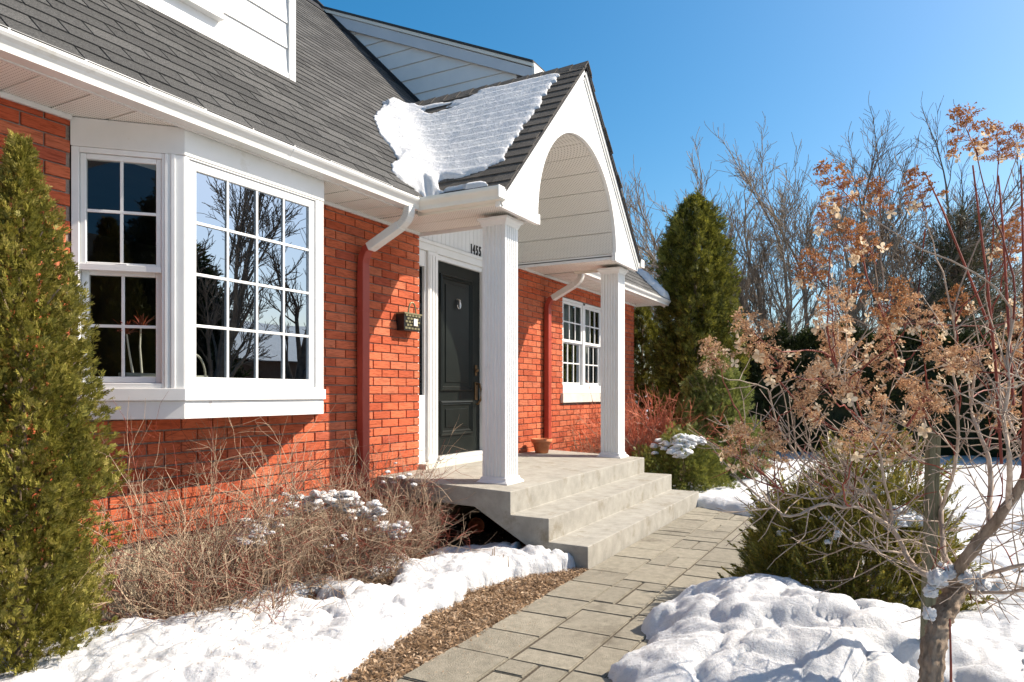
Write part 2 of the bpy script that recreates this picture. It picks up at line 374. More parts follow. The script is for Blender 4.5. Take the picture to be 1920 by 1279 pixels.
HEDGE = leaf_mat('hedge_leaf', [(0.0, (0.008, 0.013, 0.005)), (0.5, (0.022, 0.032, 0.009)), (1.0, (0.07, 0.08, 0.02))])
YEW = leaf_mat('yew_needle', [(0.0, (0.028, 0.034, 0.008)), (0.35, (0.13, 0.125, 0.02)), (0.7, (0.30, 0.25, 0.035)), (1.0, (0.46, 0.31, 0.08))], 0.4)
BOX = leaf_mat('globe_bush_leaf', [(0.0, (0.03, 0.045, 0.010)), (0.4, (0.15, 0.17, 0.035)), (0.75, (0.30, 0.29, 0.06)), (1.0, (0.42, 0.32, 0.12))])
PINE = leaf_mat('pine_needle', [(0.0, (0.02, 0.026, 0.010)), (0.5, (0.05, 0.055, 0.022)), (1.0, (0.13, 0.10, 0.045))])
PETALB = leaf_mat('dried_floret_brown', [(0.0, (0.30, 0.15, 0.07)), (0.5, (0.58, 0.35, 0.19)), (1.0, (0.78, 0.60, 0.41))], 0.8, 0.25)
PETALD = leaf_mat('dried_floret_rust', [(0.0, (0.17, 0.060, 0.020)), (0.5, (0.40, 0.170, 0.060)), (1.0, (0.66, 0.38, 0.18))], 0.8, 0.2)
PETALC = leaf_mat('dried_sepal_cream', [(0.0, (0.55, 0.38, 0.22)), (0.5, (0.70, 0.56, 0.38)), (1.0, (0.80, 0.72, 0.56))], 0.7, 0.35)
LITTER = leaf_mat('leaf_litter', [(0.0, (0.06, 0.03, 0.016)), (0.35, (0.20, 0.12, 0.06)), (0.65, (0.42, 0.28, 0.17)), (1.0, (0.66, 0.54, 0.40))], 0.9, 0.1)

# ------------------------------------------------------------------ setting: ground
def sheet(name, x0, x1, y0, y1, z, m, parent=None, n=1):
    s = MB(); s.v = [(x0, y0, z), (x1, y0, z), (x1, y1, z), (x0, y1, z)]; s.f = [(0, 1, 2, 3)]
    return s.build(name, m, parent)
tag(sheet('ground', -900, 900, -900, 900, -0.06, SNOW), kind='structure')
tag(sheet('added_road', -200, 200, -15.5, -8.5, -0.01, mat('added_asphalt', (0.04, 0.04, 0.042), (0.07, 0.07, 0.07), 30, 0.9)), kind='structure')  # unseen dark strip added behind the camera to cut light bouncing off the snow
tag(sheet('garden_bed', -1.0, 7.4, 1.80, 3.64, 0.0, SOIL), kind='structure')
tag(sheet('path_base', -2.0, 7.45, 0.0, 1.80, 0.010, SAND), kind='structure')

# pavers: rows of 0.30 m, joints measured from the photograph, a generated bond beyond
pave = empty('path', (0, 0, 0), kind='structure')
JO = 0.006
rowsA = [(1.80, 1.505, [0.2, 0.62, 1.05, 1.5, 1.9, 2.36, 2.755, 3.068, 3.39, 3.71]), (1.80, 1.51, [3.71, 4.085, 4.40])]
pieces = []
def P_(x0, x1, y1, y0): pieces.append((x0, x1, y0, y1))
for r in (rowsA[0],):
    for a, b in zip(r[2][:-1], r[2][1:]): P_(a, b, r[0], r[1])
# row 1 onward to the steps
P_(3.71, 4.08, 1.80, 1.51); P_(4.08, 4.40, 1.80, 1.51); P_(4.40, 4.86, 1.80, 1.52)
# row 2  (1.50 .. 1.21)
P_(1.2, 1.6, 1.50, 1.21); P_(1.6, 2.0, 1.50, 1.21); P_(2.0, 2.6, 1.50, 1.355); P_(2.0, 2.36, 1.345, 1.21); P_(2.36, 2.748, 1.345, 1.21)
P_(2.6, 2.75, 1.50, 1.355)
P_(2.75, 2.91, 1.495, 1.21); P_(2.91, 3.24, 1.495, 1.21); P_(3.24, 3.57, 1.50, 1.21); P_(3.57, 3.745, 1.51, 1.21)
P_(3.745, 4.075, 1.37, 1.21); P_(3.745, 4.075, 1.51, 1.38); P_(4.075, 4.26, 1.37, 1.22); P_(4.075, 4.26, 1.51, 1.38); P_(4.26, 4.72, 1.52, 1.225)
rs = random.Random(4)
def gen_row(x, xe, y1, y0):
    while x < xe - 0.02:
        w = rs.choice([0.155, 0.31, 0.31, 0.46]); w = min(w, xe - x)
        if xe - x - w < 0.12: w = xe - x
        if w > 0.25 and rs.random() < 0.3:
            ym = (y0 + y1) / 2; P_(x, x + w, y1, ym + 0.001); P_(x, x + w, ym - 0.001, y0)
        else: P_(x, x + w, y1, y0)
        x += w
gen_row(4.86, 7.36, 1.80, 1.51); gen_row(4.72, 7.36, 1.51, 1.22)
gen_row(0.2, 2.6, 1.205, 0.91); P_(2.6, 2.76, 1.205, 0.91); P_(2.76, 3.09, 1.205, 1.06); P_(3.09, 3.24, 1.205, 1.06); P_(2.76, 3.24, 1.06, 0.91); P_(3.24, 3.62, 1.205, 1.06); P_(3.24, 3.62, 1.055, 0.91)
P_(3.62, 3.925, 1.205, 1.06); P_(3.62, 3.925, 1.055, 0.91); gen_row(3.925, 7.36, 1.215, 0.91)
gen_row(0.2, 7.36, 0.905, 0.61); gen_row(2.0, 7.36, 0.60, 0.31)
def paver_mesh(w, d):
    b = bmesh.new(); n = 4
    s = MB(); h = 0.05
    s.box(0, w, 0, d, -h, 0)
    me = s.mesh('paver', PAVE); b.from_mesh(me)
    top = [e for e in b.edges if all(v.co.z > -0.001 for v in e.verts)]
    bmesh.ops.bevel(b, geom=top, offset=0.005, segments=2, affect='EDGES')
    b.to_mesh(me); b.free(); return me
pm = {}
for (x0, x1, y0, y1) in pieces:
    w = round(x1 - x0 - JO, 3); d = round(y1 - y0 - JO, 3)
    if (w, d) not in pm: pm[(w, d)] = paver_mesh(w, d)
    o = bpy.data.objects.new('paver', pm[(w, d)]); link(o, pave)
    o.location = (x0 + JO / 2, y0 + JO / 2, 0.018 + rs.uniform(-0.0025, 0.0025))
    o.rotation_euler = (rs.uniform(-.004, .004), rs.uniform(-.004, .004), rs.uniform(-.004, .004))

# ------------------------------------------------------------------ house
YW = 3.61                                   # brick face
house = empty('brick_house', (5.9, YW, 0), 'red brick house with grey shingle roof, white bay window and arched white porch', 'house')
def hp(o):                                  # parent without moving (house empty is not at the origin)
    o.parent = house; o.location = o.location - house.location if o.parent == house else o.location; return o
class HB(MB):
    def build(s, name, m, parent=None, bevel=0.0, smooth=False):
        o = super().build(name, m, None, bevel, smooth)
        if parent is None: parent = house
        o.parent = parent
        if parent is house: o.location = -house.location
        return o
def place(o, parent):
    o.parent = parent
    if parent is house: o.location = Vector(o.location) - house.location
    return o

Z = lambda rel: rel + H                     # heights measured relative to the camera
soff = Z(1.378)
BAYX0, BAYX1 = 2.063, 3.80
WX0, WX1 = 7.99, 9.36
# backing wall of mortar, with openings
w = HB()
zt = soff; zb = 0.36
def wallseg(x0, x1, z0, z1): w.box(x0, x1, YW + 0.012, YW + 0.12, z0, z1)
wallseg(-0.4, BAYX0, zb, zt); wallseg(BAYX0, BAYX1, zb, Z(-0.13)); wallseg(BAYX1, 5.0, zb, zt)
wall = w.build('wall', MORTAR); w = HB()
wallseg(6.45, WX0, zb, zt); wallseg(WX0, WX1, zb, Z(-0.12)); wallseg(WX0, WX1, Z(1.19), zt); wallseg(WX1, 10.70, zb, zt)
w.box(10.60, 10.70, YW + 0.12, 8.0, zb, zt)
wall2 = w.build('wall', MORTAR)
# bricks
CH = 0.0667; BL = 0.213; bt = 0.0575
def openings(zc):
    op = []
    if zc > Z(-0.135): op.append((BAYX0 - 0.004, BAYX1 + 0.0))
    op.append((5.0, 6.45))
    if Z(-0.125) < zc < Z(1.185): op.append((WX0, WX1))
    return op
bricks = []
ncourse = int((zt - 0.385) / CH) + 1
for c in range(ncourse):
    z0 = 0.385 + c * CH; z1 = min(z0 + bt, zt - 0.001)
    if z1 - z0 < 0.02: continue
    x = -0.4 + (BL / 2 if c % 2 else 0)
    while x < 10.70:
        a, b = x, min(x + BL - 0.010, 10.70); segs = [(a, b)]
        for (o0, o1) in openings((z0 + z1) / 2):
            ns = []
            for (s0, s1) in segs:
                if s1 <= o0 or s0 >= o1: ns.append((s0, s1))
                else:
                    if s0 < o0 - 0.02: ns.append((s0, o0))
                    if s1 > o1 + 0.02: ns.append((o1, s1))
            segs = ns
        for s0, s1 in segs:
            if s1 - s0 > 0.02: bricks.append((s0, s1, z0, z1))
        x += BL
def brick_geo(w_, h_, seed):
    r = random.Random(seed); d = 0.02; n = 6
    v = []; f = []
    j = lambda s=0.0013: r.uniform(-s, s)
    bot = [(w_ * i / n + (j() if 0 < i < n else 0), j(0.0009)) for i in range(n + 1)]; top = [(w_ * i / n + (j() if 0 < i < n else 0), h_ + j(0.0009)) for i in range(n, -1, -1)]
    ring = bot + top; k = len(ring); c = 0.0022
    cx, cz = w_ / 2, h_ / 2
    for (x, z) in ring: v.append((x, d, z))
    for (x, z) in ring: v.append((x, c, z))
    for (x, z) in ring: v.append((x + (c if x < cx else -c) * (1 if x < .01 or x > w_ - .01 else 0), j(0.0006), z + (c if z < cz else -c)))
    for a in range(2):
        for i in range(k):
            q = (i + 1) % k; f.append((a * k + i, a * k + q, (a + 1) * k + q, (a + 1) * k + i))
    m_ = len(v)
    for i in range(n): f.append((2 * k + i, 2 * k + i + 1, 2 * k + k - 2 - i, 2 * k + k - 1 - i))
    return v, f
def proj(x, y, z):
    d = x * FW[0] + y * FW[1]; l = x * RT[0] + y * RT[1]
    if d < 0.2: return (-9999, 0, 1)
    return (960 + FPX * l / d, 737 - FPX * (z - H) / d, d)
def show_rank(x, y, z):
    p = proj(x, y, z)
    return (0 if (-30 < p[0] < 1950 and -30 < p[1] < 1310) else 1, p[2])
def hidden_zone(px, py):                   # behind the bay, the left conifer
    return px < 120 or (135 < px < 606 and 215 < py < 780)
order = sorted(range(len(bricks)), key=lambda i: show_rank((bricks[i][0] + bricks[i][1]) / 2, YW, bricks[i][2]) if not hidden_zone(*proj((bricks[i][0] + bricks[i][1]) / 2, YW, bricks[i][2])[:2]) else (1, 0))
single = set(order[:300])
rb = random.Random(8)
cache = {}
rest_l, rest_r = HB(), HB()
for i, (x0, x1, z0, z1) in enumerate(bricks):
    w_, h_ = round(x1 - x0, 3), round(z1 - z0, 3)
    yo = YW + rb.uniform(-0.0015, 0.0015)
    v, f = brick_geo(w_, h_, rb.randint(0, 5))
    if i in single:
        key = (w_, h_, rb.randint(0, 3))
        if key not in cache:
            s = MB(); s.v, s.f = v, f; cache[key] = s.mesh('brick', BRICK)
        o = bpy.data.objects.new('brick', cache[key]); COL.objects.link(o); o.parent = wall if x0 < 5.5 else wall2; o.location = (x0, yo, z0)
    else:
        rest = rest_l if x0 < 5.5 else rest_r
        n = len(rest.v); rest.v += [(x0 + a, yo + b, z0 + c) for a, b, c in v]; rest.f += [tuple(n + q for q in g) for g in f]
o = rest_l.build('brick', BRICK, wall); o['kind'] = 'stuff'
o = rest_r.build('brick', BRICK, wall2); o['kind'] = 'stuff'
# right end return bricks
e = HB(); 
for c in range(ncourse):
    z0 = 0.385 + c * CH
    for k in range(18):
        y0 = YW + 0.12 + k * BL - (BL / 2 if c % 2 else 0); e.box(10.69, 10.708, max(y0, YW + .125), y0 + BL - .01, z0, min(z0 + bt, zt))
o = e.build('brick', BRICK, wall2); o['kind'] = 'stuff'
HB().box(-0.4, 10.68, YW + 0.02, YW + 0.2, -0.3, 0.36).build('foundation', FOUND, bevel=0.004)
# interior rooms behind the windows and back of the house so that it is a closed volume
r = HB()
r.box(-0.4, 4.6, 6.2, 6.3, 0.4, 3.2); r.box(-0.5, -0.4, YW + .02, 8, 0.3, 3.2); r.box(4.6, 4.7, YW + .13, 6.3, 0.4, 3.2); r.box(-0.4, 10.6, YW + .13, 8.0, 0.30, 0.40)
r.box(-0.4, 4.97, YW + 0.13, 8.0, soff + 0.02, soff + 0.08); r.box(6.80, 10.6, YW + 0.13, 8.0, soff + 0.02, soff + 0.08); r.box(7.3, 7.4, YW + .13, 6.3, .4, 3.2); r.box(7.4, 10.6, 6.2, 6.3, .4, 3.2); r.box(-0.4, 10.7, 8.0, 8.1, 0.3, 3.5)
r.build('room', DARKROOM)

# trim along the top of the brick
for a, b in ((-0.4, BAYX0 - .005), (BAYX1 + .005, 5.0), (6.45, 10.72)):
    HB().box(a, b, YW - 0.022, YW - 0.004, soff - 0.026, soff - 0.001).build('frieze_trim', ALU, bevel=0.002)

# soffit panels
PY0, GX = 3.225, 4.46
def soffit_panels(x0, x1, y0, y1, pitch, stuff=False):
    x = x0; k = HB()
    while x < x1 - 0.01:
        xe = min(x + pitch, x1)
        s = HB() if not stuff else k
        s.box(x + 0.0015, xe - 0.012, y0, y1, soff, soff + 0.008)
        s.box(xe - 0.012, xe - 0.0015, y0, y1, soff + 0.004, soff + 0.012)
        if not stuff: s.build('soffit_panel', SOFF)
        x = xe
    if stuff: q = k.build('soffit_panel', SOFF); q['kind'] = 'stuff'
soffit_panels(0.2, 4.44, PY0, YW + 0.01, 0.22)
soffit_panels(7.46, 10.95, PY0, YW + 0.01, 0.22, True)
HB().box(10.70, 10.95, YW + .01, 8.0, soff, soff + 0.01).build('soffit_panel', ALU)
# porch side soffits (flat strips on both sides of the vault)
s = HB(); s.box(4.44, 4.72, 2.50, YW, soff - .004, soff + .006); s.box(4.724, 5.0, 2.50, YW, soff - .004, soff + .006); s.build('porch_soffit', SOFF)
s = HB(); s.box(6.77, 7.08, 2.50, YW, soff - .004, soff + .006); s.box(7.084, 7.40, 2.50, YW, soff - .004, soff + .006); s.build('porch_soffit', SOFF)

# gutters (K profile)
def gutter_profile(y, zb_, out=-1):        # (offset, z): outer face at y, back at y - out*0.11
    o = out
    return [(y - o * 0.112, zb_ + 0.0), (y - o * 0.034, zb_ + 0.0), (y - o * 0.034, zb_ + 0.012), (y - o * 0.030, zb_ + 0.026), (y - o * 0.020, zb_ + 0.040),
            (y - o * 0.007, zb_ + 0.052), (y, zb_ + 0.064), (y, zb_ + 0.083), (y - o * 0.003, zb_ + 0.087), (y - o * 0.012, zb_ + 0.087), (y - o * 0.012, zb_ + 0.07), (y - o * 0.112, zb_ + 0.062)]
GZ = Z(1.367)
GY = 3.10
MGX = 4.30                                 # outer face of the left porch gutter
HB().prism(gutter_profile(GY, GZ), 0, 0.0, MGX + 0.045).build('gutter', ALU, smooth=False)
HB().prism(gutter_profile(GY, GZ), 0, 7.54, 10.97).build('gutter', ALU)
HB().prism(gutter_profile(MGX, GZ - .004), 1, 2.44, GY + 0.05).build('gutter', BEIGE)
HB().prism([(2 * 7.56 - a, b) for a, b in gutter_profile(7.56, GZ)], 1, 2.44, GY + 0.05).build('gutter', BEIGE)
s = HB(); s.box(MGX + .005, MGX + .11, 2.432, 2.44, GZ + .004, GZ + .088); s.build('gutter_end_cap', ALU)
s = HB(); s.box(7.455, 7.56, 2.432, 2.44, GZ + .004, GZ + .088); s.build('gutter_end_cap', ALU)
fs = HB(); fs.box(7.46, 10.95, PY0 - 0.012, PY0 + 0.006, Z(1.362), Z(1.47)); fs.build('fascia', ALU); fs = HB(); fs.box(0.0, 4.44, PY0 - 0.012, PY0 + 0.006, Z(1.362), Z(1.47)); fs.build('fascia', ALU)
fs = HB(); fs.box(4.413, 4.432, 2.50, 3.20, Z(1.345), Z(1.44)); fs.build('fascia', BEIGE); fs = HB(); fs.box(7.40, 7.42, 2.50, 3.20, Z(1.345), Z(1.44)); fs.build('fascia', BEIGE)
# seams on the main gutter
s = HB()
for gx in (1.2, 3.05): s.prism([(a + (-.0015), b - .0012) for a, b in gutter_profile(GY, GZ)[:9]] + [(GY + .012, GZ + .07), (GY + .112, GZ + .062)], 0, gx, gx + .004)
s.build('gutter_seam', ALU)

# ------------------------------------------------------------------ roofs
RP = 1.665                                  # main roof plane: z_rel = y - RP  (45 degrees)
S2 = math.sqrt(0.5)
def roof_pt(x, s, n=0.0):                  # s: distance up the slope from the eave
    y = 3.105 + s * S2; return (x, y - n * S2, Z(y - RP) + n * S2)
rf = HB()
LX0, CHX, RX1 = -0.6, 7.36, 10.95
eave = 3.105; ridge_y = 6.96
for xa, xb, ya in ((LX0, 4.985, eave), (4.985, 6.79, 4.10), (6.79, RX1, eave)):
    rf.prism([(ya, Z(ya - RP) - .01), (ridge_y, Z(ridge_y - RP) - .01), (ridge_y + 3.95, Z(eave - RP)), (ridge_y + 3.95, Z(eave - RP) - .03), (ridge_y, Z(ridge_y - RP) - .16), (ya + .08, Z(ya - RP) - .03)], 0, xa, xb)
roof = rf.build('roof', ROOFD)
EXP, TAB = 0.122, 0.305
def shingle_mesh(wd, L=0.15, th=0.0085, m=SHING, name='shingle'):
    s = MB(); r_ = random.Random(int(wd * 1000))
    v = [(0, 0, 0), (wd, 0, 0), (wd, L, -0.004), (0, L, -0.004), (0, 0, th), (wd, 0, th), (wd, L, 0.0008), (0, L, 0.0008)]
    s.v = v; s.f = [(0, 3, 2, 1), (4, 5, 6, 7), (0, 1, 5, 4), (1, 2, 6, 5), (2, 3, 7, 6), (3, 0, 4, 7)]
    return s.mesh(name, m)
shl = []
nc = int((ridge_y - eave) / S2 / EXP)
for c in range(nc + 1):
    sd = c * EXP; x = LX0 + (0.5 * TAB if c % 2 else 0) + (c % 5) * 0.011
    ys = 3.105 + sd * S2
    zs = Z(ys - RP)
    while x < RX1:
        x1 = min(x + TAB, RX1)
        keep = True
        # under the porch roof (valley): porch surface z = 1.44+(x-4.36) up to the ridge
        xm = (x + x1) / 2
        if ys < 4.64 and (4.36 + (ys - 3.10)) < xm - 0.16 < 7.45 - (ys - 3.10): keep = False
        if xm > CHX and ys > 3.95 and xm < 9.0: keep = False
        if keep: shl.append((x, x1, sd))
        x += TAB
def srank(i):
    x0, x1, sd = shl[i]; p = roof_pt((x0 + x1) / 2, sd + .06); q = proj(*p)
    vis = (-40 < q[0] < 1950 and -30 < q[1] < 1310) and not (q[0] < 548 and q[1] < 150 and ((q[0] - 548) * .518 + 150) > q[1])
    return (0 if vis else 1, q[2])
so = sorted(range(len(shl)), key=srank); single = set(so[:300])
smesh = {}
A45 = Matrix.Rotation(math.radians(45), 4, 'X')
rest = HB(); rr = random.Random(5)
for i, (x0, x1, sd) in enumerate(shl):
    wd = round(x1 - x0 - 0.010, 3)
    if wd < 0.03: continue
    base = roof_pt(x0 + 0.002, sd, 0.002 + rr.uniform(0, 0.0015))
    if wd not in smesh: smesh[wd] = shingle_mesh(wd)
    M = Matrix.Translation(base) @ A45 @ Matrix.Rotation(rr.uniform(-.004, .004), 4, 'Z')
    if i in single:
        o = bpy.data.objects.new('shingle', smesh[wd]); COL.objects.link(o); o.parent = roof; o.matrix_local = M
    else:
        n = len(rest.v); rest.v += [tuple(M @ v.co) for v in smesh[wd].vertices]; rest.f += [tuple(n + q for q in p.vertices) for p in smesh[wd].polygons]
o = rest.build('shingle', SHING, roof); o['kind'] = 'stuff'
# ridge cap
rc = HB(); rc.prism([(ridge_y - .16, Z(ridge_y - RP) - .135), (ridge_y, Z(ridge_y - RP) + .03), (ridge_y + .16, Z(ridge_y - RP) - .135), (ridge_y, Z(ridge_y - RP) + .0)], 0, LX0, CHX + .2)
rc.build('ridge_cap', ROOFD, roof)

# porch roof
PXC, PZR = 5.914, 2.955; PG = 2.47          # ridge x, ridge z_rel, gable front plane
valley_y = PZR + RP
pr = HB()
e0 = 4.40
def pz_left(x): return PZR - (PXC - x)
# left slope surface (trapezoid: valley cut)
def ptop(x, y, n=0.0, side=-1): return (x + side * n * S2, y, Z(PZR - abs(PXC - x)) + n * S2)
n0 = len(pr.v)
for side in (-1, 1):
    xe = PXC + side * (PXC - e0)
    ze = PZR - (PXC - e0)
    a = [(xe, PG - .035, Z(ze)), (PXC, PG - .035, Z(PZR)), (PXC, valley_y, Z(PZR)), (xe, ze + RP, Z(ze))]
    b = [(p[0] - side * .0, p[1], p[2] - .03) for p in a]
    k = len(pr.v); pr.v += a + b
    pr.f += [(k, k + 1, k + 2, k + 3), (k + 7, k + 6, k + 5, k + 4), (k, k + 4, k + 5, k + 1), (k + 1, k + 5, k + 6, k + 2), (k + 2, k + 6, k + 7, k + 3), (k + 3, k + 7, k + 4, k)]
proof = pr.build('porch_roof', ROOFD)
# shingles on the porch roof, courses parallel to its eave
EXPP = 0.125; ncp = int((PXC - e0) / S2 / EXPP) + 1
cacheP = {}
restP = HB()
for side in (-1, 1):
    for c in range(ncp):
        sd = c * EXPP
        xb = e0 + sd * S2                   # as on the left slope
        if xb > PXC - 0.02: continue
        yend = (PZR - (PXC - xb)) + RP
        y = PG - 0.045 - (0.5 * TAB if c % 2 else 0) + rr.uniform(-.02, .02)
        while y < yend:
            y0 = max(y, PG - 0.045 + rr.uniform(-.006, .006)); y1 = min(y + TAB, yend)
            if y1 - y0 > 0.03:
                wd = round(y1 - y0 - 0.004, 2)
                L = min(0.15, (PXC - xb) / S2)
                key = (wd, round(L, 2))
                if key not in cacheP: cacheP[key] = shingle_mesh(wd, L, 0.009, SHING_B)
                # local x -> world y ; local y -> up slope
                up = Vector((S2 if side < 0 else -S2, 0, S2)); along = Vector((0, -1, 0)) if side < 0 else Vector((0, 1, 0))
                nrm = along.cross(up)
                bx = xb if side < 0 else 2 * PXC - xb
                org = Vector((bx, y1 if side < 0 else y0, Z(PZR - (PXC - xb)))) + nrm * 0.003
                M = Matrix(((along.x, up.x, nrm.x, org.x), (along.y, up.y, nrm.y, org.y), (along.z, up.z, nrm.z, org.z), (0, 0, 0, 1)))
                if side < 0:
                    o = bpy.data.objects.new('shingle', cacheP[key]); COL.objects.link(o); o.parent = proof; o.matrix_local = M
                else:
                    n = len(restP.v); me = cacheP[key]; restP.v += [tuple(M @ v.co) for v in me.vertices]; restP.f += [tuple(n + q for q in p.vertices) for p in me.polygons]
            y += TAB
o = restP.build('shingle', SHING_B, proof); o['kind'] = 'stuff'
cp = HB()
y = PG - .05
while y < valley_y - .1:
    k = len(cp.v)
    z_ = Z(PZR)
    for yy, up in ((y, .016), (y + .17, .006)):
        cp.v += [(PXC - .085, yy, z_ - .085 + up + .004), (PXC, yy, z_ + up + .006), (PXC + .085, yy, z_ - .085 + up + .004), (PXC + .085, yy, z_ - .098 + up), (PXC, yy, z_ + up - .010), (PXC - .085, yy, z_ - .098 + up)]
    for i in range(6):
        j = (i + 1) % 6; cp.f.append((k + i, k + j, k + 6 + j, k + 6 + i))
    cp.f.append(tuple(k + i for i in range(5, -1, -1))); cp.f.append(tuple(k + 6 + i for i in range(6)))
    y += .15
o = cp.build('ridge_cap', SHING_B, proof)

# gable board with its arch
ACX, AR, ASZ = 5.885, 0.885, 1.40
out = [(4.385, Z(1.325)), (4.385, Z(1.40)), (PXC, Z(PZR - .025)), (7.443, Z(1.40)), (7.443, Z(1.325)), (ACX + AR + .03, Z(1.325)), (ACX + AR + .03, Z(ASZ))]
arc = [(ACX + AR * math.cos(a), Z(ASZ) + AR * math.sin(a)) for a in np.linspace(0, PI, 49)]
out += arc + [(ACX - AR - .0, Z(ASZ)), (ACX - AR + .035, Z(ASZ)), (ACX - AR + .035, Z(1.325))]
# build as strips to stay robust: quads between the arch/legs and the outer line
g = HB()
def top_of(x): return Z(PZR - .02 - abs(x - PXC))
xs = sorted(set([4.385, 4.6, 4.8, ACX - AR, 5.92, ACX + AR, 7.0, 7.2, 7.443, PXC] + [a[0] for a in arc]))
def bot_of(x): 
    if x <= ACX - AR + 1e-6 or x >= ACX + AR - 1e-6: return Z(1.325)
    return Z(ASZ) + math.sqrt(max(0, AR * AR - (x - ACX) ** 2))
cols = []
for x in xs:
    if abs(x - (ACX - AR)) < 1e-6: cols += [(x, Z(1.325), top_of(x)), (x + 1e-5, Z(ASZ), top_of(x))]
    elif abs(x - (ACX + AR)) < 1e-6: cols += [(x - 1e-5, Z(ASZ), top_of(x)), (x, Z(1.325), top_of(x))]
    else: cols.append((x, bot_of(x), top_of(x)))
poly = [(x, b) for x, b, t_ in cols] + [(x, max(t_, b + .002)) for x, b, t_ in reversed(cols)]
n = len(cols)
for yy in (PG, PG + .035):
    for x, b, t_ in cols: g.v.append((x, yy, b)); g.v.append((x, yy, max(t_, b + .002)))
for i in range(n - 1):
    a, b, c, d = 2 * i, 2 * i + 2, 2 * i + 3, 2 * i + 1; k = 2 * n
    g.f += [(a, b, c, d), (k + d, k + c, k + b, k + a), (a, k + a, k + b, b), (d, c, k + c, k + d)]
g.f += [(0, 1, 2 * n + 1, 2 * n), (2 * n - 2, 4 * n - 2, 4 * n - 1, 2 * n - 1)]
g.build('gable_board', WHITE)
# small steps at the arch feet
s = HB(); s.box(ACX - AR - .001, ACX - AR + .03, PG - .003, PG + .036, Z(1.327), Z(1.405)); s.box(ACX + AR - .03, ACX + AR + .001, PG - .003, PG + .036, Z(1.327), Z(1.41)); s.build('arch_foot', WHITE)
# rake boards and mouldings on the gable
for side in (-1, 1):
    s = HB(); u = Vector((side * S2, 0, -S2)); v = Vector((-side * S2, 0, -S2)); L = (PXC - 4.36) / S2
    o0 = Vector((PXC, PG, Z(PZR - .012)))
    s.obox(o0, u, (0, -1, 0), v, 0.0, L, 0.001, .020, .0, .055)
    s.obox(o0, u, (0, -1, 0), v, 0.02, L, 0.001, .010, .057, .085)
    s.build('rake_board', ALU, bevel=.002)
# vault lining: planks along Y
N_PL = 13
angs = np.linspace(0, PI, N_PL + 1)
R2 = AR - 0.004
prof = [(ACX + AR + .0, Z(1.372)), (ACX + R2, Z(ASZ))]
YB = YD_ = 3.664
for i in range(N_PL):
    s = HB(); a0 = angs[i] + .006; a1 = angs[i + 1]
    pts = []
    for a in np.linspace(a0, a1, 5): pts.append((ACX + R2 * math.cos(a), Z(ASZ) + R2 * math.sin(a)))
    for a in np.linspace(a1, a0, 5): pts.append((ACX + (R2 + .012) * math.cos(a), Z(ASZ) + (R2 + .012) * math.sin(a)))
    for q in range(4):
        k = len(s.v)
        p0, p1 = pts[q], pts[q + 1]; p2, p3 = pts[8 - q], pts[9 - q]
        for yy in (PG + .036, YB):
            s.v += [(p0[0], yy, p0[1]), (p1[0], yy, p1[1]), (p2[0], yy, p2[1]), (p3[0], yy, p3[1])]
        s.f += [(k, k + 1, k + 5, k + 4), (k + 3, k + 2, k + 6, k + 7), (k, k + 4, k + 7, k + 3), (k + 1, k + 2, k + 6, k + 5)]
    s.build('vault_plank', SOFFV)
s = HB(); s.box(ACX - AR - .012, ACX - AR + .0, PG + .036, YW - .0, Z(1.345), Z(ASZ)); s.build('vault_edge_trim', VINYL); s = HB(); s.box(ACX + AR, ACX + AR + .012, PG + .036, YW, Z(1.345), Z(ASZ)); s.build('vault_edge_trim', VINYL)
s = HB()                                    # groove backing so that plank gaps stay dark but closed
for i in range(24):
    a0, a1 = PI * i / 24, PI * (i + 1) / 24; k = len(s.v); R3 = AR + .014
    for a in (a0, a1):
        for yy in (PG + .04, YB): s.v.append((ACX + R3 * math.cos(a), yy, Z(ASZ) + R3 * math.sin(a)))
    s.f.append((k, k + 2, k + 3, k + 1))
s.build('vault_backing', BEIGE)

